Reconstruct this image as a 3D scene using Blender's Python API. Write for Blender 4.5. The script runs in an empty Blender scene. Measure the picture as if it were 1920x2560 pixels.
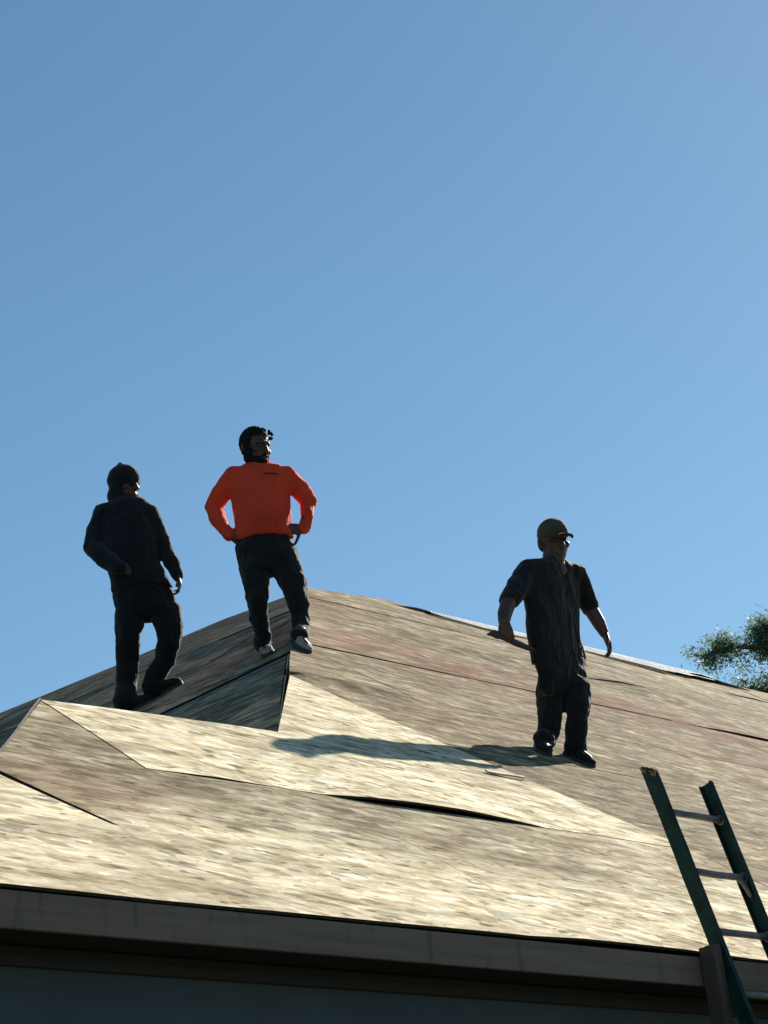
import bpy, bmesh, math, random
from math import radians, sin, cos, pi, sqrt
from mathutils import Vector, Matrix, noise

random.seed(7)
S = bpy.context.scene
COL = S.collection

# ------------------------------------------------------------------ camera
cam_data = bpy.data.cameras.new("camera")
cam = bpy.data.objects.new("camera", cam_data)
COL.objects.link(cam)
PITCH, ROLL = radians(21), radians(5)
fw = Vector((0, cos(PITCH), sin(PITCH)))
rt0 = Vector((1, 0, 0))
up0 = rt0.cross(fw)
rt = rt0 * cos(ROLL) - up0 * sin(ROLL)
upv = rt0 * sin(ROLL) + up0 * cos(ROLL)
m = Matrix.Identity(4)
for i in range(3):
    m[i][0], m[i][1], m[i][2] = rt[i], upv[i], -fw[i]
m[0][3], m[1][3], m[2][3] = 0.0, 0.0, 1.7
cam.matrix_world = m
cam_data.sensor_fit = 'VERTICAL'
cam_data.sensor_height = 36.0
cam_data.lens = 36.0 * 5500 / 2560
cam_data.clip_start = 0.1
cam_data.clip_end = 2000
S.camera = cam
S.render.resolution_x, S.render.resolution_y = 768, 1024

# ------------------------------------------------------------------ sky, sun, exposure
SUN_EL, SUN_AZ = radians(32.3), radians(59.5)        # azimuth measured from +X towards +Y
sun_vec = Vector((cos(SUN_EL) * cos(SUN_AZ), cos(SUN_EL) * sin(SUN_AZ), sin(SUN_EL)))
world = bpy.data.worlds.new("World")
S.world = world
world.use_nodes = True
wn = world.node_tree
wn.nodes.clear()
sky = wn.nodes.new("ShaderNodeTexSky")
sky.sky_type = 'NISHITA'
sky.sun_disc = False
sky.sun_elevation = SUN_EL
sky.sun_rotation = radians(90) - SUN_AZ              # clockwise from +Y
sky.altitude = 0
sky.air_density = 1.0
sky.dust_density = 0.14
sky.ozone_density = 1.2
bgn = wn.nodes.new("ShaderNodeBackground")
bgn.inputs[1].default_value = 0.0500
wo = wn.nodes.new("ShaderNodeOutputWorld")
tint = wn.nodes.new("ShaderNodeMix")
tint.data_type, tint.blend_type = 'RGBA', 'MULTIPLY'
tint.inputs[0].default_value = 1.0
tint.inputs[7].default_value = (0.72, 0.945, 1.0, 1)   # the clear cyan cast of this sky
wn.links.new(sky.outputs[0], tint.inputs[6])
wn.links.new(tint.outputs[2], bgn.inputs[0])
wn.links.new(bgn.outputs[0], wo.inputs[0])

sun_data = bpy.data.lights.new("sun", 'SUN')
sun_data.energy = 5.0
sun_data.angle = radians(0.53)
sun_data.color = (1.0, 0.94, 0.84)
sun = bpy.data.objects.new("sun", sun_data)
COL.objects.link(sun)
sun.rotation_euler = sun_vec.to_track_quat('Z', 'Y').to_euler()
sun.location = sun_vec * 60

S.view_settings.view_transform = 'Standard'
S.view_settings.look = 'None'
S.view_settings.exposure = 1.09
S.view_settings.gamma = 1.0
S.view_settings.use_curve_mapping = False

# ------------------------------------------------------------------ materials
def new_mat(name):
    mt = bpy.data.materials.new(name)
    mt.use_nodes = True
    nt = mt.node_tree
    b = nt.nodes["Principled BSDF"]
    return mt, nt, b

def nd(nt, t, **kw):
    n = nt.nodes.new(t)
    for k, v in kw.items():
        setattr(n, k, v)
    return n

def mapping(nt, src, scale, loc=(0, 0, 0), rot=(0, 0, 0)):
    mp = nd(nt, "ShaderNodeMapping")
    mp.inputs['Scale'].default_value = scale
    mp.inputs['Location'].default_value = loc
    mp.inputs['Rotation'].default_value = rot
    nt.links.new(src, mp.inputs['Vector'])
    return mp.outputs[0]

def noise_n(nt, vec, scale=1.0, detail=4.0, rough=0.55, dist=0.0):
    n = nd(nt, "ShaderNodeTexNoise")
    n.inputs['Scale'].default_value = scale
    n.inputs['Detail'].default_value = detail
    n.inputs['Roughness'].default_value = rough
    n.inputs['Distortion'].default_value = dist
    nt.links.new(vec, n.inputs['Vector'])
    return n.outputs['Fac']

def ramp(nt, fac, stops):
    r = nd(nt, "ShaderNodeValToRGB")
    el = r.color_ramp.elements
    el[0].position, el[0].color = stops[0][0], (*stops[0][1], 1)
    el[1].position, el[1].color = stops[1][0], (*stops[1][1], 1)
    for p, c in stops[2:]:
        e = el.new(p)
        e.color = (*c, 1)
    nt.links.new(fac, r.inputs[0])
    return r.outputs[0]

def mix(nt, fac, a, b, mode='MIX'):
    mx = nd(nt, "ShaderNodeMix", data_type='RGBA', blend_type=mode)
    for sock, v in ((mx.inputs[0], fac), (mx.inputs[6], a), (mx.inputs[7], b)):
        if isinstance(v, (int, float)):
            sock.default_value = v
        elif isinstance(v, tuple):
            sock.default_value = (*v, 1) if len(v) == 3 else v
        else:
            nt.links.new(v, sock)
    return mx.outputs[2]

def math_n(nt, op, a, b=None, clamp=False):
    n = nd(nt, "ShaderNodeMath", operation=op, use_clamp=clamp)
    for sock, v in ((n.inputs[0], a), (n.inputs[1], b)):
        if v is None:
            continue
        if isinstance(v, (int, float)):
            sock.default_value = v
        else:
            nt.links.new(v, sock)
    return n.outputs[0]

def bump(nt, b, h, strength=0.3, dist=0.01):
    n = nd(nt, "ShaderNodeBump")
    n.inputs['Strength'].default_value = strength
    n.inputs['Distance'].default_value = dist
    nt.links.new(h, n.inputs['Height'])
    nt.links.new(n.outputs[0], b.inputs['Normal'])

def mat_sheet():
    """roof sheathing: stranded wood panel; object colour = (weathering, red stain, seed), mesh attribute 'wear' = local weathering"""
    mt, nt, b = new_mat("roof_sheathing")
    uv = nd(nt, "ShaderNodeUVMap").outputs[0]
    info = nd(nt, "ShaderNodeObjectInfo")
    sep = nd(nt, "ShaderNodeSeparateColor")
    nt.links.new(info.outputs['Color'], sep.inputs[0])
    wear_at = nd(nt, "ShaderNodeAttribute", attribute_name="wear").outputs['Fac']
    stain_at = nd(nt, "ShaderNodeAttribute", attribute_name="stain").outputs['Fac']
    comb = nd(nt, "ShaderNodeCombineXYZ")
    nt.links.new(math_n(nt, 'MULTIPLY', sep.outputs[2], 37.0), comb.inputs[0])
    nt.links.new(math_n(nt, 'MULTIPLY', sep.outputs[2], 91.0), comb.inputs[1])
    add = nd(nt, "ShaderNodeVectorMath", operation='ADD')
    nt.links.new(uv, add.inputs[0])
    nt.links.new(comb.outputs[0], add.inputs[1])
    v = add.outputs[0]
    strand = noise_n(nt, mapping(nt, v, (3.6, 10.5, 1)), 1.0, 6, 0.68, 0.45)
    fine = noise_n(nt, mapping(nt, v, (11, 30, 1)), 1.0, 4, 0.65, 0.3)
    long_ = noise_n(nt, mapping(nt, v, (0.7, 9, 1), (3.1, 1.7, 0)), 1.0, 4, 0.6, 0.3)
    blot = noise_n(nt, mapping(nt, uv, (0.55, 1.1, 1), (7.3, 2.2, 0)), 1.0, 4, 0.6)
    tick = noise_n(nt, mapping(nt, v, (6.5, 22, 1), (11, 5, 0)), 1.0, 2, 0.5, 0.4)
    fresh = ramp(nt, strand, [(0.30, (0.42, 0.345, 0.215)), (0.42, (0.62, 0.52, 0.335)), (0.51, (0.76, 0.67, 0.465)), (0.61, (0.86, 0.80, 0.64))])
    fresh = mix(nt, math_n(nt, 'MULTIPLY', blot, 0.55), fresh, (0.62, 0.53, 0.375))
    old = ramp(nt, strand, [(0.33, (0.098, 0.075, 0.045)), (0.43, (0.165, 0.132, 0.084)), (0.53, (0.225, 0.184, 0.120)), (0.65, (0.38, 0.325, 0.22))])
    # single strands: stretched cells, each with its own tone
    def cells(rot, scale, loc):
        mv = mapping(nt, v, (1, 1, 1), (0, 0, 0), (0, 0, rot))
        dn = nd(nt, "ShaderNodeTexNoise")
        dn.inputs['Scale'].default_value = 5.0
        nt.links.new(mv, dn.inputs['Vector'])
        dm = nd(nt, "ShaderNodeVectorMath", operation='MULTIPLY_ADD')
        nt.links.new(dn.outputs['Color'], dm.inputs[0])
        dm.inputs[1].default_value = (0.14, 0.045, 0)
        nt.links.new(mv, dm.inputs[2])
        vo = nd(nt, "ShaderNodeTexVoronoi")
        vo.inputs['Scale'].default_value = 1.0
        nt.links.new(mapping(nt, dm.outputs[0], scale, loc), vo.inputs['Vector'])
        sc_ = nd(nt, "ShaderNodeSeparateColor")
        nt.links.new(vo.outputs['Color'], sc_.inputs[0])
        return sc_.outputs[0], sc_.outputs[1]
    ca, cb = cells(radians(20), (8.5, 21, 1), (2, 3, 0))
    cc, cd = cells(radians(9), (15.0, 36, 1), (7, 1, 0))
    flake = math_n(nt, 'ADD', math_n(nt, 'MULTIPLY', ca, 0.6), math_n(nt, 'MULTIPLY', cc, 0.4))
    flake_col = ramp(nt, flake, [(0.14, (0.62, 0.58, 0.51)), (0.36, (0.96, 0.95, 0.93)), (0.62, (1.05, 1.05, 1.04)), (0.86, (1.34, 1.36, 1.36))])
    speck = ramp(nt, cb, [(0.925, (0, 0, 0)), (0.945, (1, 1, 1))])
    speck2 = ramp(nt, cd, [(0.95, (0, 0, 0)), (0.965, (1, 1, 1))])
    w0 = math_n(nt, 'ADD', sep.outputs[0], wear_at)
    w1 = math_n(nt, 'MULTIPLY', math_n(nt, 'SUBTRACT', blot, 0.5), 1.0)
    w2 = math_n(nt, 'MULTIPLY', math_n(nt, 'SUBTRACT', long_, 0.5), 1.1)
    mid = math_n(nt, 'MULTIPLY', math_n(nt, 'MULTIPLY', w0, math_n(nt, 'SUBTRACT', 1.0, w0)), 4.0, True)
    w = math_n(nt, 'ADD', w0, math_n(nt, 'MULTIPLY', math_n(nt, 'ADD', w1, w2), math_n(nt, 'ADD', mid, 0.25)), True)
    col = mix(nt, w, fresh, old)
    col = mix(nt, 0.9, col, flake_col, 'MULTIPLY')
    col = mix(nt, math_n(nt, 'MULTIPLY', speck, 0.42), col, (0.11, 0.08, 0.05))
    col = mix(nt, math_n(nt, 'MULTIPLY', speck2, 0.6), col, (0.075, 0.053, 0.033))
    lf = ramp(nt, long_, [(0.32, (0.55, 0.54, 0.52)), (0.48, (1, 1, 1)), (0.64, (1.25, 1.23, 1.2))])
    col = mix(nt, 0.8, col, lf, 'MULTIPLY')
    ff = ramp(nt, fine, [(0.33, (0.72, 0.70, 0.68)), (0.55, (1.05, 1.05, 1.05))])
    col = mix(nt, 0.5, col, ff, 'MULTIPLY')
    patch = noise_n(nt, mapping(nt, v, (1.5, 3.6, 1), (4, 9, 0)), 1.0, 5, 0.65, 0.6)
    col = mix(nt, 0.9, col, ramp(nt, patch, [(0.36, (0.66, 0.64, 0.60)), (0.5, (1, 1, 1)), (0.64, (1.20, 1.21, 1.22))]), 'MULTIPLY')
    tk = ramp(nt, tick, [(0.28, (1, 1, 1)), (0.335, (0, 0, 0))])
    col = mix(nt, math_n(nt, 'MULTIPLY', tk, 0.7), col, (0.06, 0.043, 0.028))
    st = math_n(nt, 'ADD', sep.outputs[1], stain_at)
    red = math_n(nt, 'MULTIPLY', ramp(nt, noise_n(nt, mapping(nt, uv, (0.9, 5, 1), (1, 8, 0)), 1.0, 4, 0.6, 0.3), [(0.36, (0, 0, 0)), (0.58, (1, 1, 1))]), st, True)
    col = mix(nt, math_n(nt, 'MULTIPLY', red, 0.72), col, (0.165, 0.058, 0.040))
    tone = nd(nt, "ShaderNodeVectorMath", operation='SCALE')
    lines = ramp(nt, noise_n(nt, mapping(nt, v, (0.9, 30, 1), (5, 2, 0)), 1.0, 3, 0.6, 0.25), [(0.335, (0.42, 0.40, 0.38)), (0.40, (1, 1, 1))])
    col = mix(nt, math_n(nt, 'ADD', math_n(nt, 'MULTIPLY', w, 0.6), 0.25), col, lines, 'MULTIPLY')
    nt.links.new(col, tone.inputs[0])
    nt.links.new(info.outputs['Alpha'], tone.inputs['Scale'])      # brightness factor of each panel
    col = tone.outputs[0]
    nt.links.new(col, b.inputs['Base Color'])
    b.inputs['Roughness'].default_value = 0.95
    b.inputs['Specular IOR Level'].default_value = 0.02
    hh = math_n(nt, 'ADD', strand, math_n(nt, 'MULTIPLY', fine, 0.5))
    bump(nt, b, hh, 0.16, 0.012)
    return mt

def mat_wood(name, c0, c1, scale=(3, 30, 30), rough=0.8, vec='Object', spec=0.3, bstr=0.2):
    mt, nt, b = new_mat(name)
    tc = nd(nt, "ShaderNodeTexCoord")
    n1 = noise_n(nt, mapping(nt, tc.outputs[vec], scale), 1.0, 5, 0.6, 0.3)
    n2 = noise_n(nt, mapping(nt, tc.outputs[vec], (1.3, 1.3, 1.3)), 1.0, 4, 0.6)
    f = math_n(nt, 'ADD', math_n(nt, 'MULTIPLY', n1, 0.6), math_n(nt, 'MULTIPLY', n2, 0.4))
    col = ramp(nt, f, [(0.34, c0), (0.64, c1)])
    nt.links.new(col, b.inputs['Base Color'])
    b.inputs['Roughness'].default_value = rough
    b.inputs['Specular IOR Level'].default_value = spec
    bump(nt, b, n1, bstr, 0.004)
    return mt

def mat_fascia():
    mt, nt, b = new_mat("fascia_paint")
    tc = nd(nt, "ShaderNodeTexCoord").outputs['Object']
    n1 = noise_n(nt, mapping(nt, tc, (1.2, 30, 30)), 1.0, 5, 0.6, 0.2)
    n2 = noise_n(nt, mapping(nt, tc, (14, 14, 2.2)), 1.0, 3, 0.6)
    n3 = noise_n(nt, mapping(nt, tc, (5, 5, 9), (4, 2, 8)), 1.0, 3, 0.6)
    col = ramp(nt, n1, [(0.3, (0.165, 0.110, 0.076)), (0.7, (0.235, 0.16, 0.112))])
    drip = ramp(nt, n2, [(0.28, (0.5, 0.5, 0.52)), (0.42, (1, 1, 1))])
    col = mix(nt, 0.75, col, drip, 'MULTIPLY')
    spot = ramp(nt, n3, [(0.27, (1, 1, 1)), (0.31, (0, 0, 0))])
    col = mix(nt, math_n(nt, 'MULTIPLY', spot, 0.85), col, (0.05, 0.05, 0.05))
    nt.links.new(col, b.inputs['Base Color'])
    b.inputs['Roughness'].default_value = 0.75
    bump(nt, b, n1, 0.2, 0.003)
    return mt

def mat_plain(name, c, rough=0.7, spec=0.3, var=0.25, sc=6.0, metallic=0.0, bstr=0.0, bsc=80.0):
    mt, nt, b = new_mat(name)
    tc = nd(nt, "ShaderNodeTexCoord").outputs['Object']
    n1 = noise_n(nt, mapping(nt, tc, (sc, sc, sc)), 1.0, 5, 0.6)
    lo = tuple(x * (1 - var) for x in c)
    hi = tuple(min(1, x * (1 + var)) for x in c)
    nt.links.new(ramp(nt, n1, [(0.3, lo), (0.7, hi)]), b.inputs['Base Color'])
    b.inputs['Roughness'].default_value = rough
    b.inputs['Specular IOR Level'].default_value = spec
    b.inputs['Metallic'].default_value = metallic
    if bstr:
        bump(nt, b, noise_n(nt, mapping(nt, tc, (bsc, bsc, bsc)), 1.0, 3, 0.6), bstr, 0.003)
    return mt

def mat_cloth(name, c, sheen=0.15, var=0.2, trans=0.0):
    mt = mat_plain(name, c, 0.9, 0.12, var, 9.0, 0.0, 0.35, 220.0)
    b = mt.node_tree.nodes["Principled BSDF"]
    nt = mt.node_tree
    tc = nd(nt, "ShaderNodeTexCoord").outputs['Object']
    wr = noise_n(nt, mapping(nt, tc, (13, 13, 6)), 1.0, 3, 0.55, 1.2)
    n2 = nd(nt, "ShaderNodeBump")
    n2.inputs['Strength'].default_value = 0.8
    n2.inputs['Distance'].default_value = 0.03
    nt.links.new(wr, n2.inputs['Height'])
    nt.links.new(n2.outputs[0], b.inputs['Normal'])
    b.inputs['Sheen Weight'].default_value = sheen
    b.inputs['Sheen Roughness'].default_value = 0.5
    return mt

M = {}
M['sheet'] = mat_sheet()
M['frame'] = mat_wood("rough_lumber", (0.075, 0.038, 0.030), (0.13, 0.07, 0.052), (4, 30, 30))
M['fascia'] = mat_fascia()
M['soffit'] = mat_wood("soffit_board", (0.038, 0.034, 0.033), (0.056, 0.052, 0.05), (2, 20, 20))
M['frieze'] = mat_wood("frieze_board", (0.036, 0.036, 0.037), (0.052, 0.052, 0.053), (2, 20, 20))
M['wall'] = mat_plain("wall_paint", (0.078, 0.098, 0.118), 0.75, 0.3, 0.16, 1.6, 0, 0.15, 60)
M['stud'] = mat_wood("stud_lumber", (0.06, 0.044, 0.031), (0.11, 0.082, 0.058), (26, 26, 2.2))
M['dark_strip'] = mat_plain("black_strip", (0.022, 0.021, 0.020), 0.95, 0.08, 0.3, 8)
M['metal_strip'] = mat_plain("galvanised_strip", (0.34, 0.33, 0.31), 0.8, 0.2, 0.2, 12, 0.0)
M['green'] = mat_plain("green_fibreglass", (0.010, 0.034, 0.028), 0.75, 0.2, 0.45, 14, 0, 0.3, 90)
M['rung'] = mat_plain("dull_aluminium", (0.20, 0.175, 0.175), 0.6, 0.4, 0.35, 18, 0.2, 0.2, 60)
M['frayed'] = mat_plain("frayed_fibre", (0.30, 0.13, 0.05), 0.9, 0.2, 0.5, 40)
M['black_cloth'] = mat_cloth("black_cloth", (0.012, 0.014, 0.017))
M['navy_cloth'] = mat_cloth("navy_cloth", (0.011, 0.014, 0.018))
M['tee_cloth'] = mat_cloth("dark_grey_cloth", (0.010, 0.012, 0.014))
M['pants_cloth'] = mat_cloth("dark_trouser_cloth", (0.009, 0.011, 0.013))
M['skin'] = mat_plain("skin", (0.070, 0.036, 0.026), 0.5, 0.4, 0.12, 12)
M['hair'] = mat_plain("black_hair", (0.011, 0.009, 0.008), 0.85, 0.15, 0.3, 60, 0, 0.6, 160)
M['cap'] = mat_cloth("olive_cap_cloth", (0.060, 0.060, 0.040))
M['shoe'] = mat_plain("dark_shoe", (0.018, 0.017, 0.016), 0.85, 0.15, 0.3, 14, 0, 0.3, 120)
M['shoe_grey'] = mat_plain("grey_shoe", (0.26, 0.25, 0.25), 0.8, 0.2, 0.3, 14, 0, 0.3, 120)
M['sole'] = mat_plain("shoe_sole", (0.045, 0.042, 0.04), 0.7, 0.3, 0.3, 20)
M['sole_pale'] = mat_plain("pale_shoe_sole", (0.62, 0.60, 0.57), 0.6, 0.3, 0.15, 20)
M['eye'] = mat_plain("eye", (0.05, 0.045, 0.042), 0.6, 0.5, 0.1, 5)
M['print'] = mat_plain("dark_print", (0.05, 0.02, 0.02), 0.8, 0.2, 0.2, 20)
M['tool'] = mat_plain("dark_tool", (0.03, 0.022, 0.035), 0.5, 0.5, 0.3, 14)
M['bark'] = mat_wood("bark", (0.05, 0.04, 0.032), (0.12, 0.10, 0.08), (6, 6, 2))
M['ground'] = mat_plain("dry_ground", (0.050, 0.052, 0.026), 0.95, 0.1, 0.4, 0.35)
M['sheet_edge'] = mat_plain("sheathing_edge", (0.060, 0.048, 0.036), 0.9, 0.1, 0.4, 30)
M['pale_wood'] = mat_wood("pale_split_wood", (0.36, 0.30, 0.20), (0.52, 0.45, 0.33), (6, 40, 40))
M['strap'] = mat_plain("waist_tape", (0.20, 0.18, 0.13), 0.8, 0.2, 0.2, 20)

def mat_translucent(name, c, tmix, rough=0.7):
    mt, nt, b = new_mat(name)
    tc = nd(nt, "ShaderNodeTexCoord").outputs['Object']
    n1 = noise_n(nt, mapping(nt, tc, (1.6, 1.6, 1.6)), 1.0, 4, 0.6)
    col = ramp(nt, n1, [(0.3, tuple(x * 0.75 for x in c)), (0.7, tuple(min(1, x * 1.25) for x in c))])
    nt.links.new(col, b.inputs['Base Color'])
    b.inputs['Roughness'].default_value = rough
    b.inputs['Specular IOR Level'].default_value = 0.25
    tr = nd(nt, "ShaderNodeBsdfTranslucent")
    nt.links.new(col, tr.inputs[0])
    ms = nd(nt, "ShaderNodeMixShader")
    ms.inputs[0].default_value = tmix
    nt.links.new(b.outputs[0], ms.inputs[1])
    nt.links.new(tr.outputs[0], ms.inputs[2])
    nt.links.new(ms.outputs[0], nt.nodes["Material Output"].inputs[0])
    return mt
M['membrane'] = mat_translucent("white_membrane", (0.92, 0.92, 0.92), 0.12, 0.9)
M['leaf'] = mat_translucent("leaf", (0.14, 0.20, 0.12), 0.55, 0.5)
M['orange'] = mat_translucent("orange_knit", (0.80, 0.072, 0.032), 0.16, 0.9)
_nt = M['orange'].node_tree
_n2 = nd(_nt, "ShaderNodeBump")
_n2.inputs['Strength'].default_value = 0.9
_n2.inputs['Distance'].default_value = 0.035
_nt.links.new(noise_n(_nt, mapping(_nt, nd(_nt, "ShaderNodeTexCoord").outputs['Object'], (11, 11, 7)), 1.0, 3, 0.55, 1.4), _n2.inputs['Height'])
_nt.links.new(_n2.outputs[0], _nt.nodes["Principled BSDF"].inputs['Normal'])

# ------------------------------------------------------------------ object helpers
def link(o, parent=None):
    COL.objects.link(o)
    if parent is not None:
        o.parent = parent
    return o

def thing(name, label, cat, loc=(0, 0, 0), group=None):
    o = bpy.data.objects.new(name, None)
    o.empty_display_size = 0.2
    o.location = loc
    o['label'] = label
    o['category'] = cat
    if group:
        o['group'] = group
    return link(o)

def tag(o, label=None, cat=None, kind=None, group=None):
    for k, v in (('label', label), ('category', cat), ('kind', kind), ('group', group)):
        if v:
            o[k] = v
    return o

def obj(name, bm, mat, parent=None, smooth=False, loc=(0, 0, 0)):
    me = bpy.data.meshes.new(name)
    bm.to_mesh(me)
    bm.free()
    me.materials.append(M[mat] if isinstance(mat, str) else mat)
    if smooth:
        me.polygons.foreach_set('use_smooth', [True] * len(me.polygons))
    o = bpy.data.objects.new(name, me)
    o.location = loc
    return link(o, parent)

def V(*a):
    return Vector(a[0]) if len(a) == 1 else Vector(a)

def add_hexa(bm, p):
    """p: eight corners, bottom ring 0-3 and top ring 4-7"""
    v = [bm.verts.new(q) for q in p]
    for f in ((3, 2, 1, 0), (4, 5, 6, 7), (0, 1, 5, 4), (1, 2, 6, 5), (2, 3, 7, 6), (3, 0, 4, 7)):
        bm.faces.new([v[i] for i in f])
    return v

def add_beam(bm, a, b, x, y):
    """box from a to b with half-extent vectors x, y"""
    a, b, x, y = V(a), V(b), V(x), V(y)
    add_hexa(bm, [a - x - y, a + x - y, a + x + y, a - x + y, b - x - y, b + x - y, b + x + y, b - x + y])

def loft(bm, secs, seg=16, power=1.0):
    """secs: (centre, half-axis x vector, half-axis y vector); closed by fans"""
    rings = []
    for c, ax, ay in secs:
        ring = []
        for i in range(seg):
            t = 2 * pi * i / seg
            cx, sy = cos(t), sin(t)
            if power != 1.0:
                cx = math.copysign(abs(cx) ** power, cx)
                sy = math.copysign(abs(sy) ** power, sy)
            ring.append(bm.verts.new(c + ax * cx + ay * sy))
        rings.append(ring)
    for r0, r1 in zip(rings, rings[1:]):
        for i in range(seg):
            j = (i + 1) % seg
            bm.faces.new((r0[i], r0[j], r1[j], r1[i]))
    c0 = bm.verts.new(secs[0][0])
    c1 = bm.verts.new(secs[-1][0])
    for i in range(seg):
        j = (i + 1) % seg
        bm.faces.new((c0, rings[0][j], rings[0][i]))
        bm.faces.new((c1, rings[-1][i], rings[-1][j]))

def limb(bm, pts, seg=12, cap=True, flat=None):
    """tapered tube through (x, y, z, r); rounded ends"""
    P = [V(p[:3]) for p in pts]
    R = [p[3] for p in pts]
    n = len(P)
    T = []
    for i in range(n):
        a = P[max(i - 1, 0)]
        b = P[min(i + 1, n - 1)]
        T.append((b - a).normalized())
    ref = V(1, 0, 0) if abs(T[0].x) < 0.8 else V(0, 1, 0)
    secs = []
    def frame(t):
        x = (ref - t * ref.dot(t)).normalized()
        return x, t.cross(x)
    if cap:
        x, y = frame(T[0])
        secs += [(P[0] - T[0] * R[0] * 0.92, x * R[0] * 0.38, y * R[0] * 0.38), (P[0] - T[0] * R[0] * 0.6, x * R[0] * 0.8, y * R[0] * 0.8)]
    for p, r, t in zip(P, R, T):
        x, y = frame(t)
        secs.append((p, x * r, y * r))
    if cap:
        x, y = frame(T[-1])
        secs += [(P[-1] + T[-1] * R[-1] * 0.6, x * R[-1] * 0.8, y * R[-1] * 0.8), (P[-1] + T[-1] * R[-1] * 0.92, x * R[-1] * 0.38, y * R[-1] * 0.38)]
    loft(bm, secs, seg)

def ellipsoid(bm, c, rad, rot=None, seg=16):
    mt = Matrix.Translation(V(c)) @ (rot.to_4x4() if rot else Matrix.Identity(4)) @ Matrix.Diagonal((*rad, 1))
    bmesh.ops.create_uvsphere(bm, u_segments=seg, v_segments=seg // 2 + 2, radius=1.0, matrix=mt)

def fuse(name, bm, voxel, mat, parent, smooth_it=4, fold=None, loc=(0, 0, 0), cut=None):
    """union of the closed shells in bm as one smooth skin (voxel remesh), with optional cloth folds"""
    bmesh.ops.recalc_face_normals(bm, faces=bm.faces[:])
    me = bpy.data.meshes.new("shell")
    bm.to_mesh(me)
    bm.free()
    tmp = bpy.data.objects.new("shell", me)
    COL.objects.link(tmp)
    md = tmp.modifiers.new("r", 'REMESH')
    md.mode = 'VOXEL'
    md.voxel_size = voxel
    sm = tmp.modifiers.new("s", 'SMOOTH')
    sm.factor = 0.5
    sm.iterations = smooth_it
    bpy.context.view_layer.update()
    dg = bpy.context.evaluated_depsgraph_get()
    res = bpy.data.meshes.new_from_object(tmp.evaluated_get(dg))
    bpy.data.objects.remove(tmp)
    bpy.data.meshes.remove(me)
    res.name = name
    if fold or cut:
        b2 = bmesh.new()
        b2.from_mesh(res)
        b2.normal_update()
        if fold:
            mv = [(v, v.normal.copy()) for v in b2.verts]
            for v, nn in mv:
                v.co += nn * fold(v.co, nn)
        if cut:
            dead = [v for v in b2.verts if cut(v.co)]
            bmesh.ops.delete(b2, geom=dead, context='VERTS')
        b2.to_mesh(res)
        b2.free()
    res.materials.clear()
    res.materials.append(M[mat])
    res.polygons.foreach_set('use_smooth', [True] * len(res.polygons))
    o = bpy.data.objects.new(name, res)
    o.location = loc
    return link(o, parent)

# ------------------------------------------------------------------ ground
def flat_ground():
    bm = bmesh.new()
    R = 600
    n = 24
    g = [[bm.verts.new((R * (2 * i / n - 1), R * (2 * j / n - 1) + 50, 0.0)) for j in range(n + 1)] for i in range(n + 1)]
    for i in range(n):
        for j in range(n):
            bm.faces.new((g[i][j], g[i + 1][j], g[i + 1][j + 1], g[i][j + 1]))
    return tag(obj('ground', bm, 'ground'), 'dark grassy ground around the house', kind='structure')
flat_ground()

# ------------------------------------------------------------------ the house: local x runs along the front eave, local y into the house
YAW = radians(46)
EAVE_Z = 3.249
house = thing('house', 'house under re-roofing with bare wood sheathing and a dark shaded front wall', 'house', (-0.2503, 8.1962, 0))
house.rotation_euler = (0, 0, YAW)
TH = radians(33)
CT, ST = cos(TH), sin(TH)
NF = V(0, -ST, CT)
def FP(s, t, h=0.0):
    return V(s, t * CT, EAVE_Z + t * ST) + NF * h
Rz = Matrix.Rotation(-YAW, 3, 'Z')
def to_house(p):
    return Rz @ (V(p) - V(-0.2503, 8.1962, 0))
HRP = to_house((-0.66292, 11.31221, 4.84764))
BW = Rz @ V(-0.73135, 0.68200, 0)
BH = Rz @ V(0.57715, 0.61891, 0.53277)
NB = Rz @ V(-0.36335, -0.38964, 0.84626)
def BP(a, b, h=0.0):
    return HRP + BW * a + BH * b + NB * h

def clip(poly, axis, lim, keep_ge):
    out = []
    for i in range(len(poly)):
        p, q = poly[i], poly[(i + 1) % len(poly)]
        ip = (p[axis] >= lim) if keep_ge else (p[axis] <= lim)
        iq = (q[axis] >= lim) if keep_ge else (q[axis] <= lim)
        if ip:
            out.append(p)
        if ip != iq:
            f = (lim - p[axis]) / (q[axis] - p[axis])
            out.append((p[0] + (q[0] - p[0]) * f, p[1] + (q[1] - p[1]) * f))
    return out

def clip_rect(poly, x0, x1, y0, y1):
    for ax, lim, ge in ((0, x0, True), (0, x1, False), (1, y0, True), (1, y1, False)):
        if len(poly) < 3:
            return []
        poly = clip(poly, ax, lim, ge)
    return poly

def area(poly):
    return abs(sum(poly[i][0] * poly[(i + 1) % len(poly)][1] - poly[(i + 1) % len(poly)][0] * poly[i][1] for i in range(len(poly)))) / 2

def smooth01(x, a, b):
    t = max(0.0, min(1.0, (x - a) / (b - a)))
    return t * t * (3 - 2 * t)

def lens(x, a, b):
    return sin(pi * (x - a) / (b - a)) ** 0.6 if a < x < b else 0.0

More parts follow.
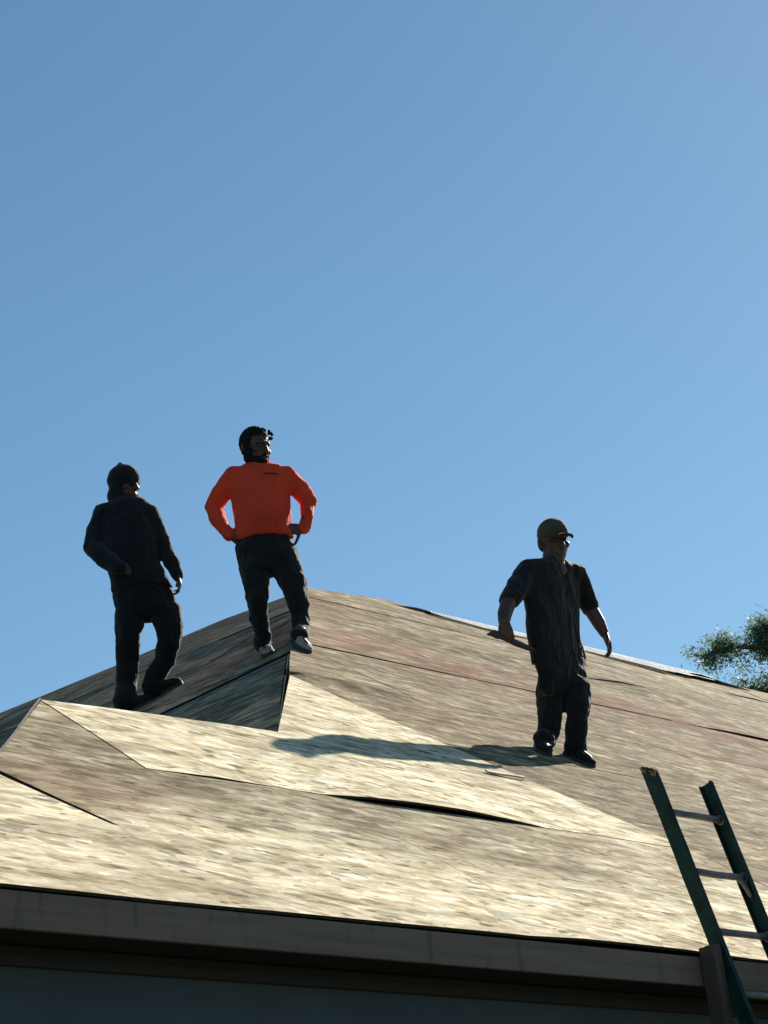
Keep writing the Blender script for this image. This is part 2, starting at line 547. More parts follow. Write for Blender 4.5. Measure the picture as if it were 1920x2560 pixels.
TK = 0.012
roof = None
def sheet(poly, surf, height, wear, stain, col, step=0.32, tone=1.0):
    """one sheathing panel: outline in roof coordinates, warped by height(s,t), 12 mm thick"""
    bm = bmesh.new()
    top = [bm.verts.new((x, y, 0)) for x, y in poly]
    if area(poly) < 0.01:
        bm.free()
        return
    f = bm.faces.new(top)
    if f.normal.z < 0 or (f.normal_update() or f.normal.z < 0):
        f.normal_flip()
    ex = bmesh.ops.extrude_face_region(bm, geom=[f])
    low = [g for g in ex['geom'] if isinstance(g, bmesh.types.BMVert)]
    for v in low:
        v.co.z = -TK
    # the extruded copy became the bottom
    bmesh.ops.recalc_face_normals(bm, faces=bm.faces[:])
    xs = [p[0] for p in poly]
    ys = [p[1] for p in poly]
    for ax, lo, hi in ((0, min(xs), max(xs)), (1, min(ys), max(ys))):
        k = math.floor(lo / step) + 1
        while k * step < hi - 0.02:
            if k * step > lo + 0.02:
                co = (k * step, 0, 0) if ax == 0 else (0, k * step, 0)
                no = (1, 0, 0) if ax == 0 else (0, 1, 0)
                bmesh.ops.bisect_plane(bm, geom=bm.verts[:] + bm.edges[:] + bm.faces[:], plane_co=co, plane_no=no)
            k += 1
    bm.normal_update()
    for face in bm.faces:
        face.material_index = 1 if abs(face.normal.z) < 0.5 else 0
    uvl = bm.loops.layers.uv.new("UVMap")
    wl = bm.verts.layers.float.new("wear")
    sl = bm.verts.layers.float.new("stain")
    for face in bm.faces:
        for lp in face.loops:
            lp[uvl].uv = (lp.vert.co.x, lp.vert.co.y)
    for v in bm.verts:
        s, t, z = v.co
        v[wl] = wear(s, t)
        v[sl] = stain(s, t)
        v.co = surf(s, t, z + height(s, t))
    o = obj('roof_sheet', bm, 'sheet', roof)
    o.data.materials.append(M['sheet_edge'])
    o.color = (*col, tone)
    return o

# ---- structural shell under the sheathing
def plate(bm, pts, thick):
    """slab below the polygon pts"""
    a = [bm.verts.new(p) for p in pts]
    b = [bm.verts.new(V(p) - V(0, 0, thick)) for p in pts]
    n = len(pts)
    bm.faces.new(a)
    bm.faces.new(b[::-1])
    for i in range(n):
        j = (i + 1) % n
        bm.faces.new((a[j], a[i], b[i], b[j]))

S_END = 17.0
RIDGE_T = 9.27
HIP_T, HIP_B = (7.191, 9.091), (5.071, 6.293)
WING_TOP = (0.288, 2.736)
WING_EAVE = (-1.951, -0.03)
DOWN = -0.030
front_poly = [WING_EAVE, (S_END, -0.03), (S_END, RIDGE_T), (9.72, RIDGE_T), (8.611, 9.60), HIP_T, (4.043, 5.433), (1.955, 2.935), WING_TOP]
B_LOW = -3.0
left_poly = [(0, 0), (2.196, 2.667), HIP_B, (6.48, 6.62), (8.1, 6.53), (10.17, 6.62), (15, 6.6), (15, B_LOW), (0, B_LOW)]
bm = bmesh.new()
plate(bm, [FP(s, t, DOWN) for s, t in front_poly], 0.10)
plate(bm, [BP(a, b, DOWN) for a, b in left_poly], 0.10)
ridge_y, ridge_z = RIDGE_T * CT, EAVE_Z + RIDGE_T * ST
# far slope behind the front ridge
plate(bm, [V(7.25, ridge_y - 0.15, ridge_z - 0.13), V(S_END, ridge_y, ridge_z - 0.04), V(S_END, ridge_y + 8, ridge_z - 5.2), V(3.0, ridge_y + 8, ridge_z - 5.2)][::-1], 0.10)
# far slope behind the left ridge
pA, pB = BP(*HIP_B, -0.05), BP(15, 6.6, -0.05)
away = V(1, 0.1, 0).normalized()
plate(bm, [pA, pA + away * 7 + V(0, 0, -4.5), pB + away * 7 + V(0, 0, -4.5), pB], 0.10)
# front wing: rear slope and hipped end
wz = EAVE_Z + WING_TOP[1] * ST
wy = WING_TOP[1] * CT
apex, inner = FP(*WING_TOP, DOWN), FP(1.955, 2.935, DOWN)
c_front, c_back = FP(*WING_EAVE, DOWN), V(WING_EAVE[0], 2 * wy, EAVE_Z - 0.03)
plate(bm, [apex, inner, V(2.2, 2 * wy, EAVE_Z - 0.03), c_back][::-1], 0.08)
plate(bm, [c_front, apex, c_back][::-1], 0.08)
bmesh.ops.recalc_face_normals(bm, faces=bm.faces[:])
roof = obj('roof', bm, 'frame', house)

# ---- front slope sheathing
def sag(s, t):
    return 0.010 * noise.noise(V(s * 0.45, t * 0.6, 3.1)) + 0.004 * noise.noise(V(s * 1.7, t * 1.9, 8.1))

def lower_wear(s, t):
    # the course above the eave course is weathered, fading towards the eave
    w = smooth01(t, 0.35, 1.5) * 0.66
    w *= 1.0 - 0.35 * smooth01(s, 1.0, 3.2)
    w *= 1.0 - 0.45 * math.exp(-((s - 0.0) ** 2) / 0.1) * (1 - smooth01(t, 0.9, 1.3))
    return w + 0.12

def zero(s, t):
    return 0.0

def spot(s, t, cs, ct, rs, rt):
    return math.exp(-(((s - cs) / rs) ** 2 + ((t - ct) / rt) ** 2))

def courses(poly, rows, joints, surf, wear, stain, hfun, base, lift=0.0, g=0.0025, tl=1.0, tone=1.0):
    for i in range(len(rows) - 1):
        t0, t1 = rows[i], rows[i + 1]
        js = joints[i]
        for j in range(len(js) - 1):
            s0, s1 = js[j], js[j + 1]
            pl = clip_rect(poly, s0 + g, s1 - g, t0 + g, t1 - g)
            if len(pl) < 3 or area(pl) < 0.03:
                continue
            rnd = random.Random(int(s0 * 1000) * 31 + int(t0 * 1000) * 17 + int(base[0] * 10))
            lf = lift * rnd.random() ** 2
            a = s0 + rnd.uniform(0, 0.6) * (s1 - s0)
            bb = min(s1, a + rnd.uniform(0.4, 1.0) * (s1 - s0))
            tilt = rnd.uniform(-0.004, 0.006) * tl
            def h(s, t, t0=t0, t1=t1, lf=lf, a=a, bb=bb, tilt=tilt):
                q = (t1 - t) / (t1 - t0)
                return hfun(s, t) + sag(s, t) + tilt * q + lf * max(0, q) ** 2.5 * lens(s, a, bb)
            sheet(pl, surf, h, wear, stain, (base[0], base[1] + 0.15 * rnd.random(), rnd.random()), tone=tone * rnd.uniform(0.93, 1.07))

def js_row(first, step, end):
    out = [-60.0, first]
    while out[-1] < end:
        out.append(out[-1] + step)
    return out

# eave zone
hipx = lambda t: WING_EAVE[0] + (t + 0.03) * (WING_TOP[0] - WING_EAVE[0]) / (WING_TOP[1] + 0.03)
z1 = [(-0.555, 0.80), (-0.555, -0.03), (4.10, -0.03), (4.09, 1.738), (0.230, 1.738), (0.283, 2.72), (hipx(1.43), 1.43)]
z0 = [WING_EAVE, (-0.5552, -0.03), (-0.5552, 0.79), (-0.588, 0.81), (-0.812, 1.378)]
def eave_lift(s, t):
    # the eave course lifts off the fascia right of the middle, and at the left corner joint
    q = max(0.0, 1 - (t + 0.03) / 0.5)
    return 0.013 * q * lens(s, 0.95, 2.35)
courses(z1, [-0.03, 0.52, 1.74, 3.0], [[-60, 0.95, 2.42, 60], [-60, 1.30, 60], [-60, 60]], FP, lower_wear,
        lambda s, t: 0.9 * spot(s, t, -0.45, 1.25, 0.5, 0.28), eave_lift, (0.0, 0.0), 0.0, 0.0007, 0.1)
courses(z0, [-0.03, 0.8, 3.0], [[-60, 60], [-60, 60]], FP, lambda s, t: 0.08 + (lower_wear(s, t) - 0.08) * (1 - smooth01(t, 0.70, 0.95)), zero, zero, (0.0, 0.0), 0.0, 0.0007, 0.1)

# pale newer panels over the front wing
z2 = [(0.235, 1.74), (4.085, 1.74), (3.37, 4.60), (1.955, 2.935), WING_TOP]
def new_lift(s, t):
    q = max(0.0, min(1.0, (2.94 - t) / 1.2))
    return 0.003 + 0.031 * q ** 2.2 * lens(s, 1.42, 2.62) ** 0.5 + 0.006 * q ** 3 * lens(s, 0.35, 0.93)
def new_wear(s, t):
    return 0.04 + 0.22 * spot(s, t, 0.5, 2.5, 0.5, 0.3)
courses(z2, [1.74, 2.945, 5.0], [[-60, 0.93, 2.93, 60], [-60, 2.25, 60]], FP, new_wear, zero, new_lift, (0.0, 0.0), 0.0, 0.001, 0.3)

# weathered main slope
z3 = [(4.105, -0.03), (S_END, -0.03), (S_END, RIDGE_T), (9.72, RIDGE_T), (8.611, 9.60), HIP_T, (4.043, 5.433), (3.375, 4.62), (4.088, 1.75)]
def main_wear(s, t):
    return 0.93 - 0.62 * (1 - smooth01(t, 0.2, 1.6)) - 0.10 * smooth01(s, 9, 13)
def main_stain(s, t):
    d = t - (6.55 - 0.145 * (s - 5.0))
    e = math.exp(-(d / 0.55) ** 2) * smooth01(s, 4.6, 6.0) * (1 - smooth01(s, 13, 15))
    return 0.95 * e + 0.8 * spot(s, t, 6.3, 8.1, 1.1, 0.4) + 0.8 * spot(s, t, 9.3, 4.6, 1.5, 0.35)
def main_lift(s, t):
    h = 0.0
    if 4.64 < t < 6.0:
        h += 0.030 * max(0, (5.2 - t) / 0.55) ** 2 * lens(s, 3.2, 4.6) if t < 5.2 else 0
    if 7.33 < t < 8.5:
        q = max(0, (7.9 - t) / 0.55)
        h += 0.040 * q ** 2 * (lens(s, 9.2, 10.6) + 0.8 * lens(s, 7.3, 8.5))
    return h
rows3 = [-0.03, 0.98, 2.20, 3.42, 4.645, 6.0, 7.335, 8.5, 9.75]
courses(z3, rows3, [js_row(5.3 + (0.0, 1.25, 0.3, 1.3, -0.75, 1.1, -0.1, 0.9)[i], 2.44, 18) for i in range(8)], FP, main_wear, main_stain, main_lift, (0.0, 0.0), 0.022, 0.004, tone=1.14)

# ---- shaded left slope sheathing, split along the seam strip
SEAM_A, SEAM_B = (2.18, 2.685), (6.05, 0.335)
def seam_y(x):
    return SEAM_A[1] + (x - SEAM_A[0]) * (SEAM_B[1] - SEAM_A[1]) / (SEAM_B[0] - SEAM_A[0])
up_poly = [SEAM_A, HIP_B, (6.48, 6.62), (8.1, 6.53), (10.17, 6.62), (15, 6.6), (15, seam_y(15))]
low_poly = [(0.004, 0.0), (2.178, 2.655), (15, seam_y(15) - 0.03), (15, B_LOW), (0.004, B_LOW)]
def bw(s, t):
    return 0.90
courses(up_poly, [-8, -3, -1.2, 0.2, 1.45, 2.67, 3.9, 5.1, 6.9], [js_row(3.0 + (0, .5, 1.1, 0.4, 1.3, 0.2, 1.2, 0)[i], 2.44, 16) for i in range(8)], BP, bw, lambda s, t: 0.1, zero, (0.0, 0.0), 0.018, tone=1.0)
courses(low_poly, [B_LOW, -2.2, -1.0, 0.2, 1.42, 2.7], [js_row(2.4 + (0, 1.2, 0.3, 1.4, 0.2)[i], 2.44, 16) for i in range(5)], BP, lambda s, t: 0.9, zero, zero, (0.0, 0.0), 0.006, tone=1.15)

# hipped end of the front wing
ez = (apex - (c_front + c_back) / 2)
EXD = V(0, 1, 0)
EUP = ez.normalized()
ENN = EUP.cross(EXD).normalized()
if ENN.z < 0:
    ENN = -ENN
emid = (c_front + c_back) / 2
def EP(a, b, h=0.0):
    return emid + EXD * a + EUP * b + ENN * (h - DOWN)
eh = ez.length
ew = (c_back - c_front).length / 2
courses([(-ew - 0.035, -0.02), (ew + 0.035, -0.02), (0, eh + 0.035)], [-0.05, 0.9, 2.1, 5], [[-60, -0.7, 1.7, 60], [-60, 0.4, 60], [-60, 60]], EP, lambda s, t: 0.9, zero, zero, (0.0, 0.0), 0.004, tone=1.0)
# rear slope of the wing
def WP(s, t, h=0.0):
    return V(s, 2 * wy - t * CT, EAVE_Z + t * ST) + V(0, ST, CT) * h
courses([(WING_EAVE[0], -0.03), (2.2, -0.03), (1.98, 2.70), WING_TOP], [-0.05, 1.2, 3], [[-60, 0.2, 60], [-60, 0.9, 60]], WP, lambda s, t: 0.8, zero, zero, (0.0, 0.0), 0.004)

# ---- strips on the ridges and seams
def strip(name, pts, mat, parent, label=None):
    """thin folded strip: list of cross-sections (each a list of points)"""
    bm = bmesh.new()
    rows = [[bm.verts.new(p) for p in sec] for sec in pts]
    for r0, r1 in zip(rows, rows[1:]):
        for i in range(len(r0) - 1):
            bm.faces.new((r0[i], r1[i], r1[i + 1], r0[i + 1]))
    geom = bm.faces[:]
    bmesh.ops.solidify(bm, geom=geom, thickness=0.003)
    bmesh.ops.recalc_face_normals(bm, faces=bm.faces[:])
    o = obj(name, bm, mat, parent)
    if label:
        o['label'] = label
    return o

# long seam on the shaded slope: raised edge with a bright drip strip in it
sd = V(SEAM_B[0] - SEAM_A[0], SEAM_B[1] - SEAM_A[1], 0).normalized()
sn = V(-sd.y, sd.x, 0)
secs, secs2 = [], []
for i in range(25):
    f = i / 24 * 1.25
    x, y = SEAM_A[0] + (SEAM_B[0] - SEAM_A[0]) * f, seam_y(SEAM_A[0] + (SEAM_B[0] - SEAM_A[0]) * f)
    wv = 0.006 * noise.noise(V(i * 0.6, 0, 0))
    def q(o, h):
        return BP(x + sn.x * o, y + sn.y * o, h)
    secs.append([q(-0.03, 0.002), q(-0.028, 0.010 + wv * 0.5), q(0.012, 0.014 + wv * 0.5), q(0.03, 0.002)])
    secs2.append([q(-0.15, 0.001), q(-0.14, 0.006), q(-0.07, 0.007 + wv * 0.4), q(-0.04, 0.001)])
strip('seam_strip', secs, 'dark_strip', house, 'black strip along the seam of the shaded slope')
strip('seam_strip', secs2, 'metal_strip', house, 'grey metal strip beside the black seam')

# hip trim strip: dark gap between the lit and the shaded slope
secs = []
for i in range(9):
    f = i / 8
    s, t = 1.955 + (4.0 - 1.955) * f, 2.935 + (5.40 - 2.935) * f
    secs.append([FP(s - 0.012, t + 0.0, -0.012), FP(s - 0.004, t, 0.000), FP(s + 0.001, t - 0.003, 0.000)])
strip('hip_strip', secs, 'dark_strip', house)

# ridge membrane lifted by the wind and dark strips for the underlay edge and the shaded gap
def ridge_run(s0, s1, n, hgt, fwd, name, mat, t_ridge=RIDGE_T, low=0.0, label=None, wide=0.0):
    secs = []
    for i in range(n + 1):
        f = i / n
        s = s0 + (s1 - s0) * f
        e = lens(f, 0, 1) if 0 < f < 1 else 0.0
        hh = hgt * (e * (0.8 + 0.45 * noise.noise(V(s * 1.9, hgt, 0)))) + 0.004
        b0 = FP(s, t_ridge - fwd, low)
        if wide:        # lies over the ridge onto the front slope, its top edge lifted
            w_ = wide * (0.35 + 0.65 * e) * (0.9 + 0.3 * noise.noise(V(s * 2.7, 4, 0)))
            secs.append([FP(s, t_ridge - w_, low), FP(s, t_ridge - w_ * 0.5, low + hh), FP(s, t_ridge, low + 0.2 * hh), FP(s + 0.02, t_ridge + 0.12, low - 0.05), FP(s + 0.02, t_ridge + 0.3, low - 0.22)])
        else:
            secs.append([b0, b0 + V(0, 0.010, hh * 0.5), b0 + V(0, 0.022, hh), b0 + V(0, 0.05, hh + 0.004)])
    return strip(name, secs, mat, house, label)
ridge_run(8.9, 10.75, 24, 0.008, 0.0, 'ridge_membrane', 'membrane', 9.32, 0.022, 'white membrane edge along the ridge above the man in the cap', 0.30)
ridge_run(8.4, 9.5, 12, 0.050, 0.02, 'ridge_dark_strip', 'dark_strip', 9.30, -0.004)
ridge_run(11.1, 13.3, 24, 0.012, 0.0, 'ridge_membrane', 'membrane', 9.36, 0.034, 'white membrane edge lifted off the right end of the ridge', 0.42)
ridge_run(12.2, 13.9, 14, 0.085, 0.03, 'ridge_dark_strip', 'dark_strip', 9.10, -0.004)  # dark strip painted in for the shade in the gap under the membrane

# ---- eaves and walls
def house_box(name, x0, x1, y0, y1, z0, z1, mat, bev=0.0):
    """box with its own origin and long axis as local x"""
    bm = bmesh.new()
    add_hexa(bm, [(x0, y0, z0), (x1, y0, z0), (x1, y1, z0), (x0, y1, z0), (x0, y0, z1), (x1, y0, z1), (x1, y1, z1), (x0, y1, z1)])
    if bev:
        bmesh.ops.bevel(bm, geom=bm.edges[:], offset=bev, segments=1, affect='EDGES')
    bmesh.ops.recalc_face_normals(bm, faces=bm.faces[:])
    return obj(name, bm, mat, house)
FZ1 = EAVE_Z - 0.032
FZ0 = FZ1 - 0.126
xl = WING_EAVE[0] + 0.03
house_box('fascia_board', xl, 2.13, -0.022, 0.0, FZ0, FZ1, 'fascia', 0.003)
house_box('fascia_board', 2.134, 7.0, -0.024, -0.002, FZ0 - 0.004, FZ1, 'fascia', 0.003)
house_box('fascia_board', 7.004, 12.0, -0.022, 0.0, FZ0, FZ1, 'fascia', 0.003)
house_box('fascia_board', 12.004, S_END, -0.022, 0.0, FZ0, FZ1, 'fascia', 0.003)
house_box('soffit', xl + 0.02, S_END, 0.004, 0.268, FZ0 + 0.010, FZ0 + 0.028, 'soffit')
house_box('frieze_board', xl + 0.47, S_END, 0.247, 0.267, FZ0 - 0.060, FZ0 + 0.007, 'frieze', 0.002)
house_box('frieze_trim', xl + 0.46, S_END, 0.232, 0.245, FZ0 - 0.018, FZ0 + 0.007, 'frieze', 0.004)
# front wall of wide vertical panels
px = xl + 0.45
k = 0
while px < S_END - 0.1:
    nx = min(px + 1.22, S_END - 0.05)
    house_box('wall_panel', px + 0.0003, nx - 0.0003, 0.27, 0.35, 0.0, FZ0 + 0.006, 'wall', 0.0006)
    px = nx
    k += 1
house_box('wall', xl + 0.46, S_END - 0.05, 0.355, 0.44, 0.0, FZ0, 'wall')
# left end of the wing and the other outer walls
house_box('fascia_board', xl - 0.022, xl, -0.02, 2 * wy + 0.02, FZ0, FZ1 - 0.01, 'fascia', 0.003)
house_box('soffit', xl + 0.004, xl + 0.44, 0.27, 2 * wy, FZ0 + 0.010, FZ0 + 0.028, 'soffit')
house_box('wall', xl + 0.455, xl + 0.53, 0.45, 13.0, 0.0, FZ0, 'wall')
house_box('wall', S_END - 0.16, S_END - 0.04, 0.45, 14.5, 0.0, FZ0, 'wall')
house_box('wall', xl + 0.6, S_END - 0.2, 14.0, 14.12, 0.0, FZ0, 'wall')

# ---- prop of two studs standing in front of the fascia
prop = thing('wood_prop', 'pair of rough studs standing upright against the fascia beside the green ladder', 'post', house.matrix_world @ V(0, 0, 0))
prop.rotation_euler = (0, 0, YAW)
prop.location = Matrix.Rotation(YAW, 3, 'Z') @ V(2.075, -0.075, 0) + V(-0.2503, 8.1962, 0)
for k, (x, ttop) in enumerate(((-0.017, EAVE_Z + 0.002), (0.0165, EAVE_Z + 0.012))):
    bm = bmesh.new()
    lean = V(-0.10, 0.0, 0)
    add_beam(bm, V(x, 0, 0) - lean * 2.2, V(x, 0, ttop), V(0.0155, 0, 0), V(0, 0.040 - 0.006 * k, 0))
    bmesh.ops.bevel(bm, geom=bm.edges[:], offset=0.003, segments=1, affect='EDGES')
    bmesh.ops.recalc_face_normals(bm, faces=bm.faces[:])
    obj('stud', bm, 'stud', prop)

# ---- green ladder leaning on the eave
LA = radians(73.5)
LD = V(0, cos(LA), sin(LA))          # up along the rails
LN = V(0, -sin(LA), cos(LA))         # outward face of the ladder
LZ = EAVE_Z / sin(LA)
lx0, lx1 = 2.126, 2.560
ladder = thing('ladder', 'worn green ladder with grey rungs leaning on the eave', 'ladder')
ladder.rotation_euler = (0, 0, YAW)
foot_local = V(0, -0.075 - EAVE_Z / math.tan(LA), 0)
ladder.location = Matrix.Rotation(YAW, 3, 'Z') @ foot_local + V(-0.2503, 8.1962, 0)
def rail(x, inner, top, seed):
    """C-channel: web with two flanges turned inwards; ragged broken top"""
    bm = bmesh.new()
    W, FL, T = 0.034, 0.028, 0.005
    prof = [(-0, -W), (FL, -W), (FL, -W + T), (T, -W + T), (T, W - T), (FL, W - T), (FL, W), (0, W)]
    rnd = random.Random(seed)
    n = 40
    rings = []
    for i in range(n + 1):
        f = i / n * top
        ring = []
        for k, (a, b) in enumerate(prof):
            jt = 0.0008 * rnd.uniform(-1, 1)
            cut = 0.0
            if i == n:
                cut = (-0.030 * (b / W) + rnd.uniform(-0.018, 0.018)) if seed == 1 else (-0.028 * abs(b / W) + 0.02)
            ring.append(bm.verts.new(V(x + inner * (a + jt), 0, 0) + LD * (f + cut) + LN * (b + jt)))
        rings.append(ring)
    m_ = len(prof)
    for r0, r1 in zip(rings, rings[1:]):
        for k in range(m_):
            bm.faces.new((r0[k], r0[(k + 1) % m_], r1[(k + 1) % m_], r1[k]))
    bm.faces.new(rings[0][::-1])
    bm.faces.new(rings[-1])
    bmesh.ops.recalc_face_normals(bm, faces=bm.faces[:])
    return obj('rail', bm, 'green', ladder)
r1 = rail(lx0, 1, LZ + 0.905, 1)
r1['label'] = 'rail with a broken frayed top'
r2 = rail(lx1, -1, LZ + 0.885, 2)
# frayed fibres at the broken top
bm = bmesh.new()
rnd = random.Random(5)
for i in range(15):
    b = rnd.uniform(-0.033, 0.033)
    base = V(lx0 + rnd.uniform(0.0, 0.008) + (0.020 * rnd.random() if abs(b) > 0.029 else 0), 0, 0) + LD * (LZ + 0.895 - 0.03 * b / 0.034) + LN * b
    tip = base + LD * rnd.uniform(0.002, 0.011) + LN * rnd.uniform(-0.012, 0.012) + V(rnd.uniform(-0.012, 0.012), 0, 0)
    add_beam(bm, base - LD * 0.02, tip, V(0.0022, 0, 0), LN * 0.003)
obj('frayed_fibre', bm, 'frayed', r1)
z = LZ + 0.685
k = 0
while z > 0.15:
    bm = bmesh.new()
    c = LD * z
    bow = -0.006 if k == 1 else 0.0
    limb(bm, [(*(V(lx0 + 0.004, 0, 0) + c), 0.0165), (*(V((lx0 + lx1) / 2, 0, 0) + c + LD * bow), 0.0155), (*(V(lx1 - 0.004, 0, 0) + c), 0.0165)], 14, False)
    for xx in (lx0 + 0.010, lx1 - 0.010):
        limb(bm, [(*(V(xx - 0.006, 0, 0) + c), 0.024), (*(V(xx + 0.006, 0, 0) + c), 0.024)], 14, False)
    bmesh.ops.recalc_face_normals(bm, faces=bm.faces[:])
    obj('rung', bm, 'rung', ladder, smooth=True)
    if k == 1:      # bent brace under the second rung
        bm = bmesh.new()
        q0 = V(lx1 - 0.07, 0, 0) + c
        limb(bm, [(*q0, 0.012), (*(q0 + V(0.035, 0, 0) - LD * 0.03), 0.012), (*(q0 + V(0.055, 0, 0) - LD * 0.09), 0.011)], 10)
        obj('brace', bm, 'rung', ladder, smooth=True)
    z -= 0.3
    k += 1

# ---- small loose things on the roof
def roof_world(s, t, h=0.0):
    p = FP(s, t, h)
    return Matrix.Rotation(YAW, 3, 'Z') @ p + V(-0.2503, 8.1962, 0)
slope_rot = Matrix.Rotation(YAW, 4, 'Z') @ Matrix.Rotation(TH, 4, 'X')
def scrap(s, t, length, width, turn, label, mat='pale_wood'):
    bm = bmesh.new()
    n = 6
    for i in range(n):
        f0, f1 = i / n, (i + 1) / n
    pts = []
    rnd = random.Random(int(s * 100))
    top = []
    for i in range(n + 1):
        f = i / n
        ww = width * (0.55 + 0.45 * sin(pi * min(1, f * 1.3 + 0.1))) * rnd.uniform(0.85, 1.1)
        zz = 0.010 + 0.006 * f
        top.append((V(length * (f - 0.5), -ww / 2, zz), V(length * (f - 0.5), ww / 2, zz + 0.004)))
    va = [(bm.verts.new(a), bm.verts.new(b), bm.verts.new(a - V(0, 0, 0.010)), bm.verts.new(b - V(0, 0, 0.010))) for a, b in top]
    for p, q in zip(va, va[1:]):
        bm.faces.new((p[0], q[0], q[1], p[1]))
        bm.faces.new((p[2], p[3], q[3], q[2]))
        bm.faces.new((p[0], p[2], q[2], q[0]))
        bm.faces.new((p[1], q[1], q[3], p[3]))
    bm.faces.new((va[0][0], va[0][1], va[0][3], va[0][2]))
    bm.faces.new((va[-1][0], va[-1][2], va[-1][3], va[-1][1]))
    bmesh.ops.recalc_face_normals(bm, faces=bm.faces[:])
    o = obj('wood_scrap', bm, mat)
    o.matrix_world = Matrix.Translation(roof_world(s, t, 0.003)) @ slope_rot @ Matrix.Rotation(turn, 4, 'Z')
    return tag(o, label, 'wood scrap')
scrap(3.60, 2.80, 0.30, 0.036, radians(-4), 'pale splinter of wood lying by the shadow of the man in the cap')

# ------------------------------------------------------------------ tree beyond the ridge
def build_tree():
    base = V(7.9, 34.6, 0)
    t = thing('tree', 'leafy green tree reaching in behind the right end of the ridge', 'tree', base)
    rnd = random.Random(11)
    bm = bmesh.new()
    limb(bm, [(0, 0, -0.1, 0.34), (-0.1, 0, 3, 0.27), (0.1, 0.1, 6, 0.22), (0.0, 0, 9, 0.16), (-0.2, 0, 11.5, 0.10), (-0.3, 0.1, 13.5, 0.05)], 12)
    trunk = obj('trunk', bm, 'bark', t, smooth=True)
    # limbs: polylines in tree coordinates; the foliage follows their outer parts
    B0 = [
        [(-0.15, 0, 10.4), (-1.0, -0.3, 11.55), (-1.8, -0.5, 11.85), (-2.5, -0.6, 11.92), (-3.0, -0.6, 11.80)],
        [(-0.1, 0, 11.0), (-0.9, -0.4, 11.7), (-1.6, -0.5, 12.05), (-1.95, -0.5, 12.22)],
        [(-0.1, 0, 10.8), (-1.1, -0.3, 11.5), (-1.65, -0.4, 11.95), (-1.85, -0.4, 12.25)],
        [(0, 0, 9.6), (-0.9, -0.3, 10.5), (-1.7, -0.5, 11.05), (-2.3, -0.5, 11.25)],
        [(0, 0, 10.5), (0.9, -0.2, 11.4), (1.8, 0.0, 12.2), (2.6, 0.1, 12.6)],
        [(0, 0, 9.0), (1.0, 0.3, 9.9), (2.2, 0.4, 10.6), (3.2, 0.5, 10.8)],
        [(0, 0, 11.5), (0.1, 0.9, 12.2), (0.0, 1.8, 12.9), (0.1, 2.5, 13.1)],
        [(-0.1, 0, 11.8), (-0.5, -0.8, 12.6), (-0.3, -1.4, 13.2), (-0.2, -2.0, 13.4)],
        [(-0.25, 0, 12.4), (-0.5, 0.1, 13.3), (-0.6, 0.2, 14.2)],
        [(-0.25, 0, 12.8), (0.5, -0.1, 13.7), (1.0, -0.2, 14.5)],
        [(0, 0, 8.4), (-0.4, 1.1, 9.3), (-0.6, 2.3, 10.0), (-0.6, 3.2, 10.2)],
    ]
    leaves = bmesh.new()
    nb = 0
    for bi, br in enumerate(B0):
        P = [V(p) for p in br]
        bb = bmesh.new()
        limb(bb, [(*p, 0.075 * (1 - 0.8 * i / (len(P) - 1)) + 0.006) for i, p in enumerate(P)], 8)
        # twigs off the limb
        tips = []
        ntw = 34 if bi < 4 else 16
        for k in range(ntw):
            f = rnd.uniform(0.42, 1.0) * (len(P) - 1)
            i = min(int(f), len(P) - 2)
            o = P[i].lerp(P[i + 1], f - i)
            d = (P[i + 1] - P[i]).normalized() * 0.5 + V(rnd.uniform(-1, 1), rnd.uniform(-1, 1), rnd.uniform(-0.95, 0.6))
            ln = rnd.uniform(0.18, 0.46)
            e = o + d.normalized() * ln
            mdl = o.lerp(e, 0.5) + V(0, 0, rnd.uniform(-0.04, 0.06))
            limb(bb, [(*o, 0.011), (*mdl, 0.008), (*e, 0.004)], 5, False)
            tips.append((o, mdl, e))
        obj('branch', bb, 'bark', t, smooth=True)
        for o, mdl, e in tips:
            bare = rnd.random() < 0.12
            for q in range(0 if bare else rnd.randint(90, 150)):
                g = rnd.uniform(0.2, 1.05)
                p = (o.lerp(mdl, g * 2) if g < 0.5 else mdl.lerp(e, g * 2 - 1)) + V(rnd.gauss(0, 0.085), rnd.gauss(0, 0.085), rnd.gauss(0, 0.075))
                ax = V(rnd.gauss(0, 1), rnd.gauss(0, 1), rnd.gauss(0.1, 0.8)).normalized()
                sd_ = ax.cross(V(rnd.gauss(0, 1), rnd.gauss(0, 1), rnd.gauss(0, 1))).normalized()
                L_, W_ = rnd.uniform(0.05, 0.12), rnd.uniform(0.008, 0.015)
                a = leaves.verts.new(p)
                b = leaves.verts.new(p + ax * L_ * 0.5 + sd_ * W_)
                c = leaves.verts.new(p + ax * L_)
                d_ = leaves.verts.new(p + ax * L_ * 0.5 - sd_ * W_)
                leaves.faces.new((a, b, c, d_))
    crown = obj('crown', leaves, 'leaf', t)
    crown['kind'] = 'stuff'
build_tree()

